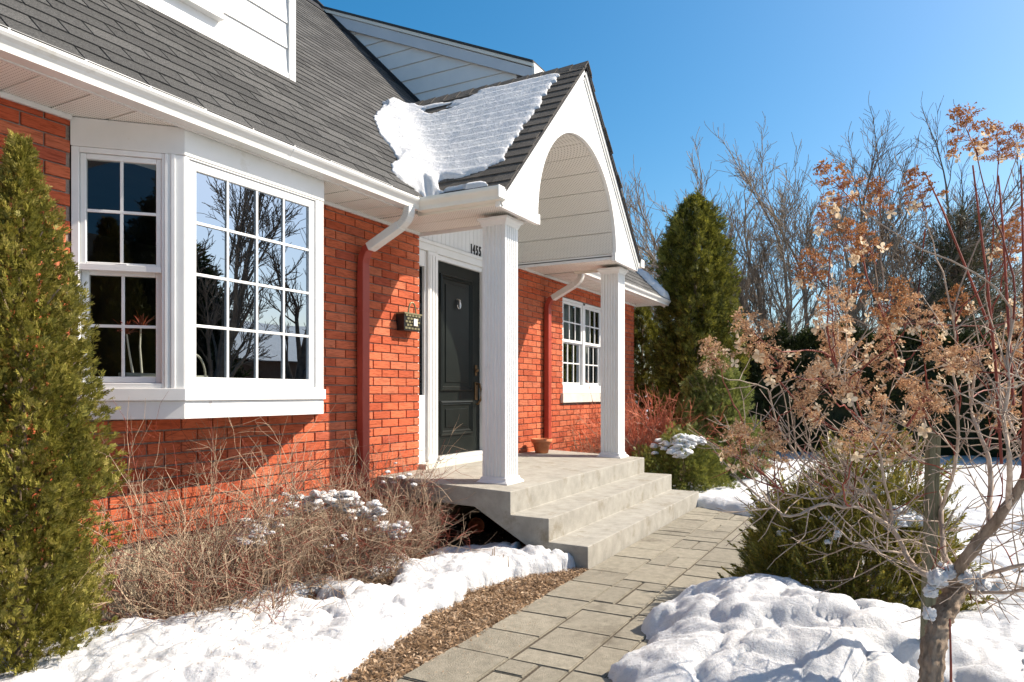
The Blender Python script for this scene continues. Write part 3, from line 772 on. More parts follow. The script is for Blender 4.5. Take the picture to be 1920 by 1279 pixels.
# columns (fluted sides, base, capital)
def column(x0, x1, y0, y1):
    root = bpy.data.objects.new('column', None)
    z0, z1 = Z(-.6975), Z(1.335)
    s = MB(); fl = 5
    def side_pts(a0, a1):
        W = a1 - a0; pts = [0.0, 0.022]
        for i in range(fl):
            c = 0.022 + (W - .044) * (i + .5) / fl; h = (W - .044) / fl * 0.28
            pts += [c - h, c - h * .5, c + h * .5, c + h]
        pts += [W - .022, W]
        dep = [0, 0]
        for i in range(fl): dep += [0, .006, .006, 0]
        dep += [0, 0]
        return pts, dep
    ring = []
    p, d = side_pts(x0, x1); ring += [(x0 + a, y0 + b) for a, b in zip(p, d)][:-1]
    p, d = side_pts(y0, y1); ring += [(x1 - b, y0 + a) for a, b in zip(p, d)][:-1]
    p, d = side_pts(x0, x1); ring += [(x1 - a, y1 - b) for a, b in zip(p, d)][:-1]
    p, d = side_pts(y0, y1); ring += [(x0 + b, y1 - a) for a, b in zip(p, d)][:-1]
    s.prism(ring, 2, z0 + .05, z1 - .05)
    me = s.mesh('column', VINYL)
    root = bpy.data.objects.new('column', me); COL.objects.link(root); place(root, house)
    def flare(zs):
        q = MB()
        for k, (e_, z) in enumerate(zs): q.v += [(x0 - e_, y0 - e_, z), (x1 + e_, y0 - e_, z), (x1 + e_, y1 + e_, z), (x0 - e_, y1 + e_, z)]
        for k in range(len(zs) - 1):
            for i in range(4):
                j = (i + 1) % 4; q.f.append((4 * k + i, 4 * k + j, 4 * k + 4 + j, 4 * k + 4 + i))
        q.f.append((3, 2, 1, 0)); m_ = 4 * (len(zs) - 1); q.f.append((m_, m_ + 1, m_ + 2, m_ + 3)); return q
    flare([(.036, z0 + .001), (.036, z0 + .014), (.026, z0 + .024), (.014, z0 + .034), (.010, z0 + .05), (.003, z0 + .056)]).build('base', VINYL, root)
    flare([(.003, z1 - .056), (.006, z1 - .05), (.010, z1 - .04), (.020, z1 - .022), (.032, z1 - .014), (.032, z1 + .004)]).build('capital', VINYL, root)
column(4.70, 4.905, 2.60, 2.80)
column(7.19, 7.39, 2.60, 2.80)

# entrance: white surround set just behind the brick face
YD = 3.70
EX0, EX1 = 5.0, 6.45
HB().box(EX0 - .015, EX0 - .001, YW + .005, YD, Z(-.66), Z(1.345)).build('surround_return', WHITE)
HB().box(EX1 + .001, EX1 + .015, YW + .005, YD, Z(-.66), Z(1.345)).build('surround_return', WHITE)
HB().prism([(4.98, Z(-.7)), (6.79, Z(-.7)), (6.79, Z(ASZ))] + [(ACX + (AR + .012) * math.cos(a), Z(ASZ) + (AR + .012) * math.sin(a)) for a in np.linspace(0, PI, 25)] + [(4.98, Z(ASZ))], 1, YD + .06, YD + .08).build('entrance_backing', WHITE)
def arch_top(x): return Z(ASZ) + math.sqrt(max(0, (AR - .01) ** 2 - (x - ACX) ** 2)) + .01
x = 5.0
while x < 6.77:
    x2 = min(x + .066, 6.77); HB().prism([(x, Z(1.37)), (x2, Z(1.37)), (x2, arch_top(x2)), (x, arch_top(x))], 1, YD - .035, YD - .02).build('beadboard', VINYL); x += .07
HB().prism([(5.0, Z(1.36)), (6.77, Z(1.36))] + [(ACX + AR * math.cos(a), Z(ASZ) + AR * math.sin(a)) for a in np.linspace(0, PI, 25)], 1, YD - .02, YD - .012).build('beadboard_backing', VINYL)
HB().box(5.0, EX1, YD - .050, YD - .0, Z(1.262), Z(1.345)).build('head_casing', WHITE, bevel=.003)
HB().box(5.0, EX1, YD - .064, YD - .0505, Z(1.325), Z(1.358)).build('head_moulding', WHITE, bevel=.003)
HB().box(5.185, 5.335, YD - .055, YD + .02, Z(-.61), Z(1.261)).build('pilaster', VINYL, bevel=.003)
for i in range(3): HB().box(5.203 + i * .042, 5.228 + i * .042, YD - .061, YD - .0555, Z(-.55), Z(1.23)).build('pilaster_reed', VINYL, bevel=.002)
HB().box(6.155, 6.27, YD - .085, YD + .02, Z(-.61), Z(1.261)).build('door_frame', VINYL, bevel=.003)
HB().box(5.336, 6.154, YD - .03, YD + .02, Z(1.216), Z(1.261)).build('door_frame', VINYL, bevel=.003)
HB().box(6.271, EX1, YD - .03, YD + .02, Z(-.61), Z(1.261)).build('side_panel', VINYL)
side = HB().box(5.0, 5.035, YD - .03, YD + .03, Z(-.61), Z(1.261)).build('sidelight', VINYL, bevel=.003)
MB().box(5.16, 5.184, YD - .03, YD + .03, Z(-.61), Z(1.261)).build('stile', VINYL, side, bevel=.002)
MB().box(5.036, 5.159, YD - .03, YD + .03, Z(-.61), Z(-.02)).build('lower_panel', VINYL, side, bevel=.003)
MB().box(5.036, 5.159, YD - .03, YD + .03, Z(1.12), Z(1.261)).build('top_rail', VINYL, side, bevel=.003)
MB().box(5.055, 5.145, YD - .038, YD - .0305, Z(-.50), Z(-.12)).build('raised_panel', VINYL, side, bevel=.003)
MB().box(5.036, 5.159, YD - .005, YD + .0, Z(-.019), Z(1.119)).build('pane', GLASS, side)
dx0, dx1, dz0, dz1 = 5.336, 6.154, Z(-.575), Z(1.215)
door = HB().box(dx0, dx1, YD, YD + .045, dz0, dz1).build('front_door', DOORM)
def moulding(x0, x1, z0, z1, parent, y=YD):
    q = MB()
    prof = [(0, 0), (.006, .016), (.018, .022), (.027, .010), (.038, .012), (.050, .0)]
    for e_, h in prof:
        q.v += [(x0 + e_, y - h, z0 + e_), (x1 - e_, y - h, z0 + e_), (x1 - e_, y - h, z1 - e_), (x0 + e_, y - h, z1 - e_)]
    for k in range(len(prof) - 1):
        for i in range(4):
            j = (i + 1) % 4; q.f.append((4 * k + i, 4 * k + j, 4 * k + 4 + j, 4 * k + 4 + i))
    return q.build('panel_moulding', DOORM, parent)
moulding(5.435, 6.005, Z(.015), Z(1.11), door)
moulding(5.435, 6.005, Z(-.40), Z(-.07), door)
MB().box(5.53, 5.91, YD - .008, YD - .001, Z(.10), Z(1.02)).build('panel', DOORM, door, bevel=.003)
MB().box(5.53, 5.91, YD - .008, YD - .001, Z(-.32), Z(-.15)).build('panel', DOORM, door, bevel=.003)
MB().box(5.40, 6.10, YD - .004, YD - .0005, Z(-.56), Z(-.43)).build('kick_plate', DOORM, door)
hx = 6.075
MB().box(hx - .02, hx + .02, YD - .012, YD - .0005, Z(.17), Z(.28)).build('lock_plate', METALD, door, bevel=.008)
MB().box(hx - .024, hx + .024, YD - .012, YD - .0005, Z(-.07), Z(.11)).build('handle_plate', METALD, door, bevel=.008)
tb = Tubes(); tb.add([(hx, YD - .01, Z(.09)), (hx, YD - .05, Z(.09)), (hx, YD - .062, Z(.04)), (hx, YD - .06, Z(-.07)), (hx, YD - .03, Z(-.11)), (hx, YD - .008, Z(-.11))], [.010] * 6, 8)
tb.build('handle', METALD, door)
q = MB(); q.lathe([(.0, 0), (.017, 0.0), (.02, .006), (.012, .02), (.0, .024)], 0, 0, 0, 14)
q.v = [(hx + a, YD - .012 - c, Z(.225) + b) for a, b, c in q.v]; q.build('lock', METALD, door)
tb = Tubes(); c0 = Vector((5.72, YD - .03, Z(.85)))
tb.add([c0 + Vector((.030 * math.sin(a), -.004, -.008 + .038 * math.cos(a))) for a in np.linspace(.9, 2 * PI - 1.7, 14)], [.005] * 14, 6)
tb.add([c0 + Vector((0, .02, .042)), c0 + Vector((0, -.01, .03)), c0 + Vector((0, -.012, -.045))], [.009, .013, .006], 8)
tb.build('knocker', SILVER, door)
HB().box(5.336, 6.154, YD - .075, YD + .05, Z(-.609), Z(-.577)).build('threshold', ALU, bevel=.004)
HB().box(5.0, EX1, YD - .16, YD + .04, Z(-.70), Z(-.611)).build('door_sill', SILLC, bevel=.004)
# house number
num = bpy.data.objects.new('house_number', None); COL.objects.link(num); place(num, house)
fc = None
for i, ch in enumerate('1455'):
    cu = bpy.data.curves.new('digit', 'FONT'); cu.body = ch; cu.size = 0.128; cu.extrude = 0.004; cu.offset = 0.0028; cu.resolution_u = 4
    tmp = bpy.data.objects.new('tmp', cu); COL.objects.link(tmp)
    dg = bpy.context.evaluated_depsgraph_get(); me = bpy.data.meshes.new_from_object(tmp.evaluated_get(dg)); bpy.data.objects.remove(tmp)
    me.materials.clear(); me.materials.append(BLACKP)
    o = bpy.data.objects.new('digit', me); COL.objects.link(o); o.parent = num
    o.rotation_euler = (PI / 2, 0, 0); o.scale = (.62, 1, 1); o.location = (5.905 + i * .057 + (.008 if ch == '1' else 0), YD - .040, Z(1.372))

# ------------------------------------------------------------------ left dormer (white siding)
DY, DX1 = 4.05, 3.97; DZ = Z(DY - RP)
dorm = HB().box(-0.5, DX1 - .01, DY + .02, 7.0, DZ - .3, DZ + 1.6).build('dormer', SIDING)
zz = DZ + .03; n = 0
while zz < DZ + 1.6:
    s = HB(); z1 = zz + .19
    def prof_(a, b): return [(DY + .02, a), (DY - .008, a), (DY + .004, b), (DY + .02, b)]
    spans = [(-0.5, DX1 - .055)] if zz < DZ + .0 else [(3.30, DX1 - .055)]
    if zz < DZ + .12: spans = [(-.5, DX1 - .055)]
    for a, b in spans:
        s.prism(prof_(zz, z1 - .003), 0, a, b)
    s.build('siding_board', VINYL, dorm); zz += .19; n += 1
s = HB(); s.box(DX1 - .052, DX1 + .012, DY - .022, DY + .02, DZ - .02, DZ + 1.6); s.box(DX1 + .0, DX1 + .012, DY + .02, DY + .07, DZ - .02, DZ + 1.6); s.build('corner_board', VINYL, dorm, bevel=.002)
s = HB(); s.box(-.5, DX1 - .056, DY - .018, DY + .0, DZ - .012, DZ + .028); s.build('base_trim', VINYL, dorm, bevel=.002)
# its window: sill, casing, sash
wx1 = 3.30
s = HB(); s.box(wx1 - .10, wx1, DY - .045, DY + .02, DZ + .17, DZ + 1.5); s.box(1.6, wx1 - .10, DY - .045, DY + .02, DZ + .17, DZ + .26); s.box(1.6, wx1 + .0, DY - .06, DY + .0, DZ + .135, DZ + .168); dw = s.build('window_casing', VINYL, dorm, bevel=.004)
s = HB(); s.box(wx1 - .17, wx1 - .102, DY - .015, DY + .03, DZ + .262, DZ + 1.5); s.box(1.6, wx1 - .17, DY - .015, DY + .03, DZ + .262, DZ + .32); s.build('window_sash', VINYL, dorm, bevel=.003)
s = HB(); s.box(1.6, wx1 - .17, DY + .012, DY + .016, DZ + .32, DZ + 1.5); s.build('window_pane', GLASS, dorm)
s = HB()
for i in range(5): s.box(wx1 - .30 - i * .17, wx1 - .287 - i * .17, DY + .003, DY + .011, DZ + .32, DZ + 1.5)
s.build('muntin', VINYL, dorm)

# ------------------------------------------------------------------ right dormer: cheek wall and low pitched roof
CX_ = CHX; TZ0 = 3.80; TY0 = 3.67; TS = (5.29 - 3.80) / (6.96 - 3.67)
ch = HB(); DFY = 3.92
ch.prism([(DFY, Z(DFY - RP) - .1), (7.0, Z(7.0 - RP) - .1), (7.0, Z(TZ0 + TS * (7.0 - TY0)) - .05), (DFY, Z(TZ0 + TS * (DFY - TY0)) - .05)], 0, CX_ + .03, 8.95)
cheek = ch.build('side_dormer', SIDING)
lvl = Z(DFY - RP) - .05; i = 0
while lvl < Z(5.3):
    top = lvl + .2
    # board clipped by both slopes: main roof below, dormer roof above
    yb_max = min(7.0, (lvl - H) + RP); yt_max = min(7.0, (top - H) + RP)
    y_lo = DFY
    def ylim(z): return max(DFY, TY0 + (z - H - TZ0 + .03) / TS)
    a = ylim(lvl); b = ylim(top)
    if yb_max > a + .02:
        s = HB(); s.v = []
        y_a, y_b, y_c, y_d = a, yb_max + .02, yt_max + .02, min(b, yt_max)
        k = 0
        for xx, dx in ((CX_ + .03, 0), (CX_ - .000, 1)):
            s.v += [(xx - .006 * dx, y_a, lvl), (xx - .006 * dx, y_b, lvl), (xx + .008 * dx, y_c, top - .004), (xx + .008 * dx, y_d, top - .004)]
        s.f = [(0, 1, 2, 3), (7, 6, 5, 4), (0, 4, 5, 1), (1, 5, 6, 2), (2, 6, 7, 3), (3, 7, 4, 0)]
        s.build('siding_board', SIDING, cheek)
    lvl = top; i += 1
s = HB(); s.prism([(TY0, Z(TZ0)), (6.96, Z(TZ0 + TS * (6.96 - TY0))), (6.96, Z(TZ0 + TS * (6.96 - TY0)) + .03), (TY0, Z(TZ0) + .03)], 0, CX_ - .07, 9.02); s.build('dormer_roof', SHING, cheek)
s = HB(); s.prism([(TY0 + .02, Z(TZ0) - .17), (7.0, Z(TZ0 + TS * (7.0 - TY0)) - .20), (7.0, Z(TZ0 + TS * (7.0 - TY0)) - .045), (TY0 + .02, Z(TZ0) - .045)], 0, CX_ - .045, CX_ - .02)
s.build('barge_board', GREYB, cheek)
s = HB(); s.prism([(TY0 + .0, Z(TZ0) - .043), (7.0, Z(TZ0 + TS * (7.0 - TY0)) - .043), (7.0, Z(TZ0 + TS * (7.0 - TY0)) - .002), (TY0 + .0, Z(TZ0) - .002)], 0, CX_ - .062, CX_ - .03)
s.build('rake_trim', BEIGE, cheek)
HB().box(CX_ - .05, 9.0, TY0 - .01, TY0 + .02, Z(TZ0) - .16, Z(TZ0) - .0).build('dormer_fascia', ALU, cheek)
HB().box(CX_ - .01, 9.0, TY0 + .02, DFY + .02, Z(TZ0) - .16, Z(TZ0) - .15).build('dormer_soffit', ALU, cheek)
# flashing along the main roof where it meets the cheek
s = HB(); u = Vector((0, S2, S2)); v = Vector((0, -S2, S2))
s.obox((CX_ - .05, DFY, Z(DFY - RP)), u, (1, 0, 0), v, -.4, 4.5, 0, .055, .002, .05)
s.build('flashing', ROOFD)
# rake edge and snow strip at the right end of the roof
s = HB(); s.obox((10.93, eave, Z(eave - RP)), u, (1, 0, 0), v, 0, 5.4, 0, .03, -.14, .012); s.build('rake_board', ALU)

# ------------------------------------------------------------------ downspouts
def rect_tube(path, wx, wy, name, m, parent):
    """rectangular pipe swept along points, width wx across X"""
    q = MB(); X = Vector((1, 0, 0)); k = len(path)
    for i, p in enumerate(path):
        p = Vector(p)
        a = (Vector(path[min(i + 1, k - 1)]) - Vector(path[max(i - 1, 0)])).normalized(); Nn = X.cross(a).normalized()
        for sx, sn in ((-1, -1), (1, -1), (1, 1), (-1, 1)): q.v.append(tuple(p + X * sx * wx / 2 + Nn * sn * wy / 2))
    for i in range(k - 1):
        for j in range(4):
            j2 = (j + 1) % 4; q.f.append((4 * i + j, 4 * i + j2, 4 * i + 4 + j2, 4 * i + 4 + j))
    q.f.append((3, 2, 1, 0)); q.f.append((4 * k - 4, 4 * k - 3, 4 * k - 2, 4 * k - 1))
    o = q.build(name, m, parent); b = o.modifiers.new('bevel', 'BEVEL'); b.width = .006; b.segments = 2; b.limit_method = 'ANGLE'; b.angle_limit = 1.0
    return o
def ribbed(path, amp):                      # crimped elbow: alternating widths come from tiny offsets
    return path
def downspout(xo, x, zlow, wh_y, wh_z):
    root = bpy.data.objects.new('downspout', None); COL.objects.link(root); place(root, house)
    rect = rect_tube([(xo, 3.155, GZ + .01), (xo, 3.155, GZ - .035), (xo, 3.162, GZ - .06), (xo, 3.18, GZ - .088), (xo, 3.21, GZ - .112), (xo, 3.24, GZ - .130)], .075, .055, 'elbow', ALU, root)
    for i, (yy, z_) in enumerate(((3.157, -.03), (3.16, -.045), (3.165, -.06), (3.173, -.074), (3.185, -.088), (3.20, -.101))):
        rect_tube([(xo, yy - .001, GZ + z_ + .003), (xo, yy + .001, GZ + z_ - .003)], .081, .061, 'elbow_rib', ALU, root)
    e1 = Vector((xo, 3.24, GZ - .130)); e2 = Vector((x, 3.50, Z(1.10)))
    e0 = e1 - (e2 - e1).normalized() * .01
    rect_tube([e0, e2], .083, .064, 'offset_pipe', ALU, root)
    d = (e2 - e1).normalized(); e3 = e2 + d * .03
    rect_tube([e2 - d * .01, e3, (x, 3.555, e3.z - .05), (x, 3.565, e3.z - .10), (x, 3.565, e3.z - .16)], .076, .057, 'elbow', REDPIPE, root)
    rect_tube([(x, 3.565, e3.z - .15), (x, 3.565, zlow)], .08, .06, 'pipe', REDPIPE, root)
    s = HB(); 
    for z_ in (Z(.62), Z(-.3)): s.box(x - .046, x + .046, 3.532, 3.60, z_, z_ + .012)
    s.build('pipe_strap', REDPIPE, root)
downspout(4.24, 4.215, 0.10, 0, 0)
downspout(7.49, 7.47, Z(-.70), 0, 0)

# ------------------------------------------------------------------ bay window
A_ = Vector((2.063, 3.61, 0)); B_ = Vector((2.43, 3.243, 0)); C_ = Vector((3.445, 3.243, 0)); D_ = Vector((3.812, 3.61, 0))
bay = bpy.data.objects.new('bay_window', None); COL.objects.link(bay); place(bay, house); bay.location = -house.location
def ring_poly(e_):                          # plan of the bay grown outward by e_
    k = e_ * math.tan(math.radians(22.5)); q = e_ * S2
    return [(A_.x - 2 * q * S2 * 1.0 - e_ * (S2 * 2 - 1), YW + .0), (B_.x - k, B_.y - e_), (C_.x + k, C_.y - e_), (D_.x + e_ * (S2 * 2), YW + .0)]
def band(name, e_, z0, z1, m=VINYL, bevel=.003):
    rp = ring_poly(e_); rp = [(A_.x - e_ * 1.414, YW - .001)] + rp[1:3] + [(D_.x + e_ * 1.414, YW - .001)]
    return MB().prism(rp, 2, z0, z1).build(name, m, bay, bevel=bevel)
band('sill_board', .014, Z(-.040), Z(.024))
band('apron_board', .0, Z(-.135), Z(-.041))
band('head_board', .004, Z(1.232), soff - .003, ALU)
def leg(p0, u, w_in, s0, s1, z0, z1, d0, d1, mb): mb.obox(p0, u, w_in, (0, 0, 1), s0, s1, d0, d1, z0, z1)
UF = Vector((S2, -S2, 0)); WF = Vector((S2, S2, 0)); LF = (B_ - A_).length
UC = Vector((1, 0, 0)); WC = Vector((0, 1, 0))
UR = Vector((S2, S2, 0)); WR = Vector((-S2, S2, 0))
zb_, zt_ = Z(.0245), Z(1.2315)
# flank window: outer frame, upper sash, lower sash
s = MB(); leg(A_, UF, WF, .0, .035, zb_, zt_, .0, .09, s); leg(A_, UF, WF, .410, LF - .001, zb_, zt_, .0, .09, s); leg(A_, UF, WF, .035, .410, Z(1.205), zt_, .0, .09, s); leg(A_, UF, WF, .035, .410, zb_, Z(.05), .0, .09, s)
s.build('frame', VINYL, bay, bevel=.003)
s = MB(); leg(A_, UF, WF, .425, .440, zb_, zt_, -.006, -.0005, s); leg(A_, UF, WF, .455, .475, zb_, zt_, -.008, -.0005, s); s.build('frame_moulding', VINYL, bay, bevel=.002)
def sash(P, U, W, s0, s1, z0, z1, d, fr, nx, nz, name='sash', bars=True):
    t_ = MB()
    leg(P, U, W, s0, s0 + fr, z0, z1, d, d + .035, t_); leg(P, U, W, s1 - fr, s1, z0, z1, d, d + .035, t_)
    leg(P, U, W, s0 + fr, s1 - fr, z0, z0 + fr, d, d + .035, t_); leg(P, U, W, s0 + fr, s1 - fr, z1 - fr, z1, d, d + .035, t_)
    t_.build(name, VINYL, bay, bevel=.004)
    a0, a1, b0, b1 = s0 + fr, s1 - fr, z0 + fr, z1 - fr
    mu = .0075
    for i in range(nx):
        for j in range(nz):
            x0 = a0 + (a1 - a0) * i / nx; x1 = a0 + (a1 - a0) * (i + 1) / nx; y0 = b0 + (b1 - b0) * j / nz; y1 = b0 + (b1 - b0) * (j + 1) / nz
            g_ = MB(); leg(P, U, W, x0, x1, y0, y1, d + .014, d + .018, g_)
            n_ = MB(); n_.v = [g_.v[0], g_.v[1], g_.v[5], g_.v[4]]; n_.f = [(0, 1, 2, 3)]
            n_.build('pane', GLASS, bay)
    for i in range(1, nx):
        m_ = MB(); x = a0 + (a1 - a0) * i / nx; leg(P, U, W, x - mu, x + mu, b0, b1, d + .004, d + .0125, m_); m_.build('muntin', VINYL, bay, bevel=.002)
    for j in range(1, nz):
        m_ = MB(); z = b0 + (b1 - b0) * j / nz; leg(P, U, W, a0, a1, z - mu, z + mu, d + .0035, d + .0128, m_); m_.build('muntin', VINYL, bay, bevel=.002)
sash(A_, UF, WF, .036, .409, Z(.634), Z(1.204), .012, .027, 2, 2)
sash(A_, UF, WF, .036, .409, Z(.051), Z(.632), .040, .033, 2, 2)
s = MB(); leg(A_, UF, WF, .036, .409, Z(.618), Z(.650), .004, .012, s); leg(A_, UF, WF, .20, .25, Z(.650), Z(.657), .004, .02, s); s.build('meeting_rail', VINYL, bay, bevel=.002)
# front window
s = MB(); Lc = (C_ - B_).length
leg(B_, UC, WC, .001, .028, zb_, zt_, .0, .09, s); leg(B_, UC, WC, .945, Lc - .001, zb_, zt_, .0, .09, s); leg(B_, UC, WC, .028, .945, Z(1.222), zt_, .0, .09, s); leg(B_, UC, WC, .028, .945, zb_, Z(.035), .0, .09, s)
s.build('frame', VINYL, bay, bevel=.003)
sash(B_, UC, WC, .029, .944, Z(.036), Z(1.221), .008, .048, 4, 4)
# right flank, turned away from the camera
s = MB(); leg(C_, UR, WR, .001, .06, zb_, zt_, .0, .08, s); leg(C_, UR, WR, .44, LF, zb_, zt_, .0, .08, s); s.build('frame', VINYL, bay, bevel=.003)
sash(C_, UR, WR, .061, .439, Z(.03), Z(1.22), .012, .03, 2, 4)
# interior shelf and blind side of the bay
MB().prism([(2.14, YW + .25), (2.14, YW - .03), (2.47, 3.34), (3.40, 3.34), (3.74, YW - .03), (3.74, YW + .25)], 2, Z(.020), Z(.045)).build('window_shelf', VINYL, bay)

# ------------------------------------------------------------------ right window (pair of double hung)
rw = bpy.data.objects.new('double_window', None); COL.objects.link(rw); place(rw, house); rw.location = -house.location
s = MB()
for a, b in ((WX0, WX0 + .04), (8.655, 8.735), (WX1 - .04, WX1)): s.box(a, b, YW + .01, YW + .09, Z(.10), Z(1.185))
s.box(WX0 + .04, WX1 - .04, YW + .01, YW + .09, Z(1.15), Z(1.185)); s.box(WX0, WX1, YW - .005, YW + .09, Z(-.005), Z(.10)); s.build('frame', VINYL, rw, bevel=.004)
for x0, x1 in ((WX0 + .04, 8.655), (8.735, WX1 - .04)):
    for k, (z0, z1, d) in enumerate(((Z(.10), Z(.66), .045), (Z(.64), Z(1.15), .022))):
        t_ = MB(); fr = .035; y0 = YW + d
        t_.box(x0, x0 + fr, y0, y0 + .02, z0, z1); t_.box(x1 - fr, x1, y0, y0 + .02, z0, z1); t_.box(x0 + fr, x1 - fr, y0, y0 + .02, z0, z0 + fr); t_.box(x0 + fr, x1 - fr, y0, y0 + .02, z1 - fr, z1)
        t_.build('sash', VINYL, rw, bevel=.003)
        nx = 3
        for i in range(nx):
            for j in range(2):
                a0 = x0 + fr + (x1 - x0 - 2 * fr) * i / nx; a1 = x0 + fr + (x1 - x0 - 2 * fr) * (i + 1) / nx; b0 = z0 + fr + (z1 - z0 - 2 * fr) * j / 2; b1 = z0 + fr + (z1 - z0 - 2 * fr) * (j + 1) / 2
                q = MB(); q.v = [(a0, y0 + .012, b0), (a1, y0 + .012, b0), (a1, y0 + .012, b1), (a0, y0 + .012, b1)]; q.f = [(0, 1, 2, 3)]; q.build('pane', GLASS, rw)
        for i in range(1, nx):
            q = MB(); xx = x0 + fr + (x1 - x0 - 2 * fr) * i / nx; q.box(xx - .008, xx + .008, y0 + .002, y0 + .010, z0 + fr, z1 - fr); q.build('muntin', VINYL, rw)
        q = MB(); zm = (z0 + z1) / 2; q.box(x0 + fr, x1 - fr, y0 + .0015, y0 + .0105, zm - .008, zm + .008); q.build('muntin', VINYL, rw)
HB().box(WX0 - .06, WX1 + .06, YW - .035, YW + .05, Z(-.12), Z(-.008)).build('window_ledge', SILLC, bevel=.004)
# curtains
cu = HB(); n = 60
for (a, b) in ((8.15, 8.68), (8.80, 9.3)):
    k = len(cu.v)
    for i in range(n + 1):
        x = a + (b - a) * i / n; y = YW + .17 + .018 * math.sin(i * 1.25) + .006 * math.sin(i * 2.9)
        cu.v += [(x, y, Z(.0)), (x, y, Z(1.2))]
    for i in range(n): cu.f.append((k + 2 * i, k + 2 * i + 2, k + 2 * i + 3, k + 2 * i + 1))
cu.build('curtain', CURT, smooth=True)

# ------------------------------------------------------------------ concrete porch and steps
SX0, SX1 = 4.415, 7.46
st = empty('concrete_steps', (5.9, 2.9, 0), 'grey concrete porch slab with three wide steps down to the paved path', 'steps')
def stb(mb, name, m=CONC, bevel=.006):
    o = mb.build(name, m, None, bevel); o.parent = st; o.location = -st.location; return o
prof = [(2.40, Z(-.70)), (2.40, Z(-.863)), (2.10, Z(-.865)), (2.10, Z(-1.026)), (1.81, Z(-1.028)), (1.81, -.05), (1.95, -.05), (2.27, Z(-1.07)), (2.70, Z(-.828)), (3.60, Z(-.805)), (3.60, Z(-.655))]
b = bmesh.new()
m_ = MB().prism(prof, 0, SX0, SX1)
stb(m_, 'stair_slab')
stb(MB().prism([(1.815, -.05), (2.27, Z(-1.07)), (2.70, Z(-.83)), (3.60, Z(-.815)), (3.60, -.05)], 0, SX1 - .14, SX1 - .004), 'light_stop_wall')  # unseen closure added at the far end to keep light out of the void


# ------------------------------------------------------------------ small things
mb_ = empty('mailbox', (4.78, 3.60, Z(.50)), 'woven metal basket mailbox with a loop handle on the brick wall beside the door', 'mailbox')
def mbp(m, name, mt, bevel=0.0, smooth=False):
    o = m.build(name, mt, None, bevel, smooth); o.parent = mb_; o.location = -mb_.location; return o
x0, x1, yb, yf, z0, z1 = 4.665, 4.90, 3.603, 3.520, Z(.515), Z(.655)
q = MB()
q.v = [(x0 + .012, yb, z0), (x1 - .012, yb, z0), (x1 - .012, yf + .01, z0), (x0 + .012, yf + .01, z0), (x0, yb, z1), (x1, yb, z1), (x1, yf, z1), (x0, yf, z1)]
q.f = [(0, 3, 2, 1), (0, 1, 5, 4), (1, 2, 6, 5), (2, 3, 7, 6), (3, 0, 4, 7), (4, 5, 6, 7)]
mbp(q, 'basket', BLACKP)
wv = MB()
for r_ in range(5):
    for c_ in range(5):
        xx = x0 + .02 + c_ * .042 + (.021 if r_ % 2 else 0); zz = z0 + .012 + r_ * .026; tt = (zz - z0) / (z1 - z0)
        if xx + .03 < x1 - .008: wv.box(xx, xx + .030, yf + .01 * (1 - tt) - .006, yf + .01 * (1 - tt) + .0, zz, zz + .017)
mbp(wv, 'weave', OLIVE)
q = MB(); q.box(x0 - .004, x1 + .004, yf - .008, yf + .002, z1 - .006, z1 + .006); q.box(x0 - .006, x0 + .004, yf, yb, z1 - .006, z1 + .006); q.box(x1 - .004, x1 + .006, yf, yb, z1 - .006, z1 + .006); mbp(q, 'rim', OLIVE)
q = MB(); q.box(4.785, 4.835, yf - .012, yf - .003, z0 + .04, z0 + .10); mbp(q, 'badge', VINYL, .004)
tb = Tubes(); tb.add([(4.79 + .052 * math.cos(a), yf + .012 + .0 * a, z1 + .0 + .098 * math.sin(a)) for a in np.linspace(0, PI, 16)], [.007] * 16, 6)
o = tb.build('handle', OLIVE); o.parent = mb_; o.location = -mb_.location

fp = empty('flower_pot', (7.03, 3.43, Z(-.661)), 'empty terracotta flower pot at the foot of the brick wall on the porch', 'flower pot')
q = MB(); q.lathe([(.0, .002), (.070, .002), (.098, .112), (.100, .114), (.112, .114), (.118, .158), (.110, .158), (.100, .118), (.066, .014), (0, .014)], 0, 0, 0, 28, False)
q.build('pot', TERRA, fp, smooth=True)
fp2 = empty('flower_pot', (5.2, 3.2, 0.03), 'small clay pot lying on its side in the dark gap under the porch slab', 'flower pot')
q = MB(); q.lathe([(.0, .0), (.045, .0), (.06, .09), (.07, .09), (.07, .12), (.062, .12), (.055, .09), (.04, .01), (0, .01)], 0, 0, 0, 20, False)
o = q.build('pot', TERRA, fp2, smooth=True); o.rotation_euler = (math.radians(80), 0, math.radians(-40)); o.location = (0, 0, .02)

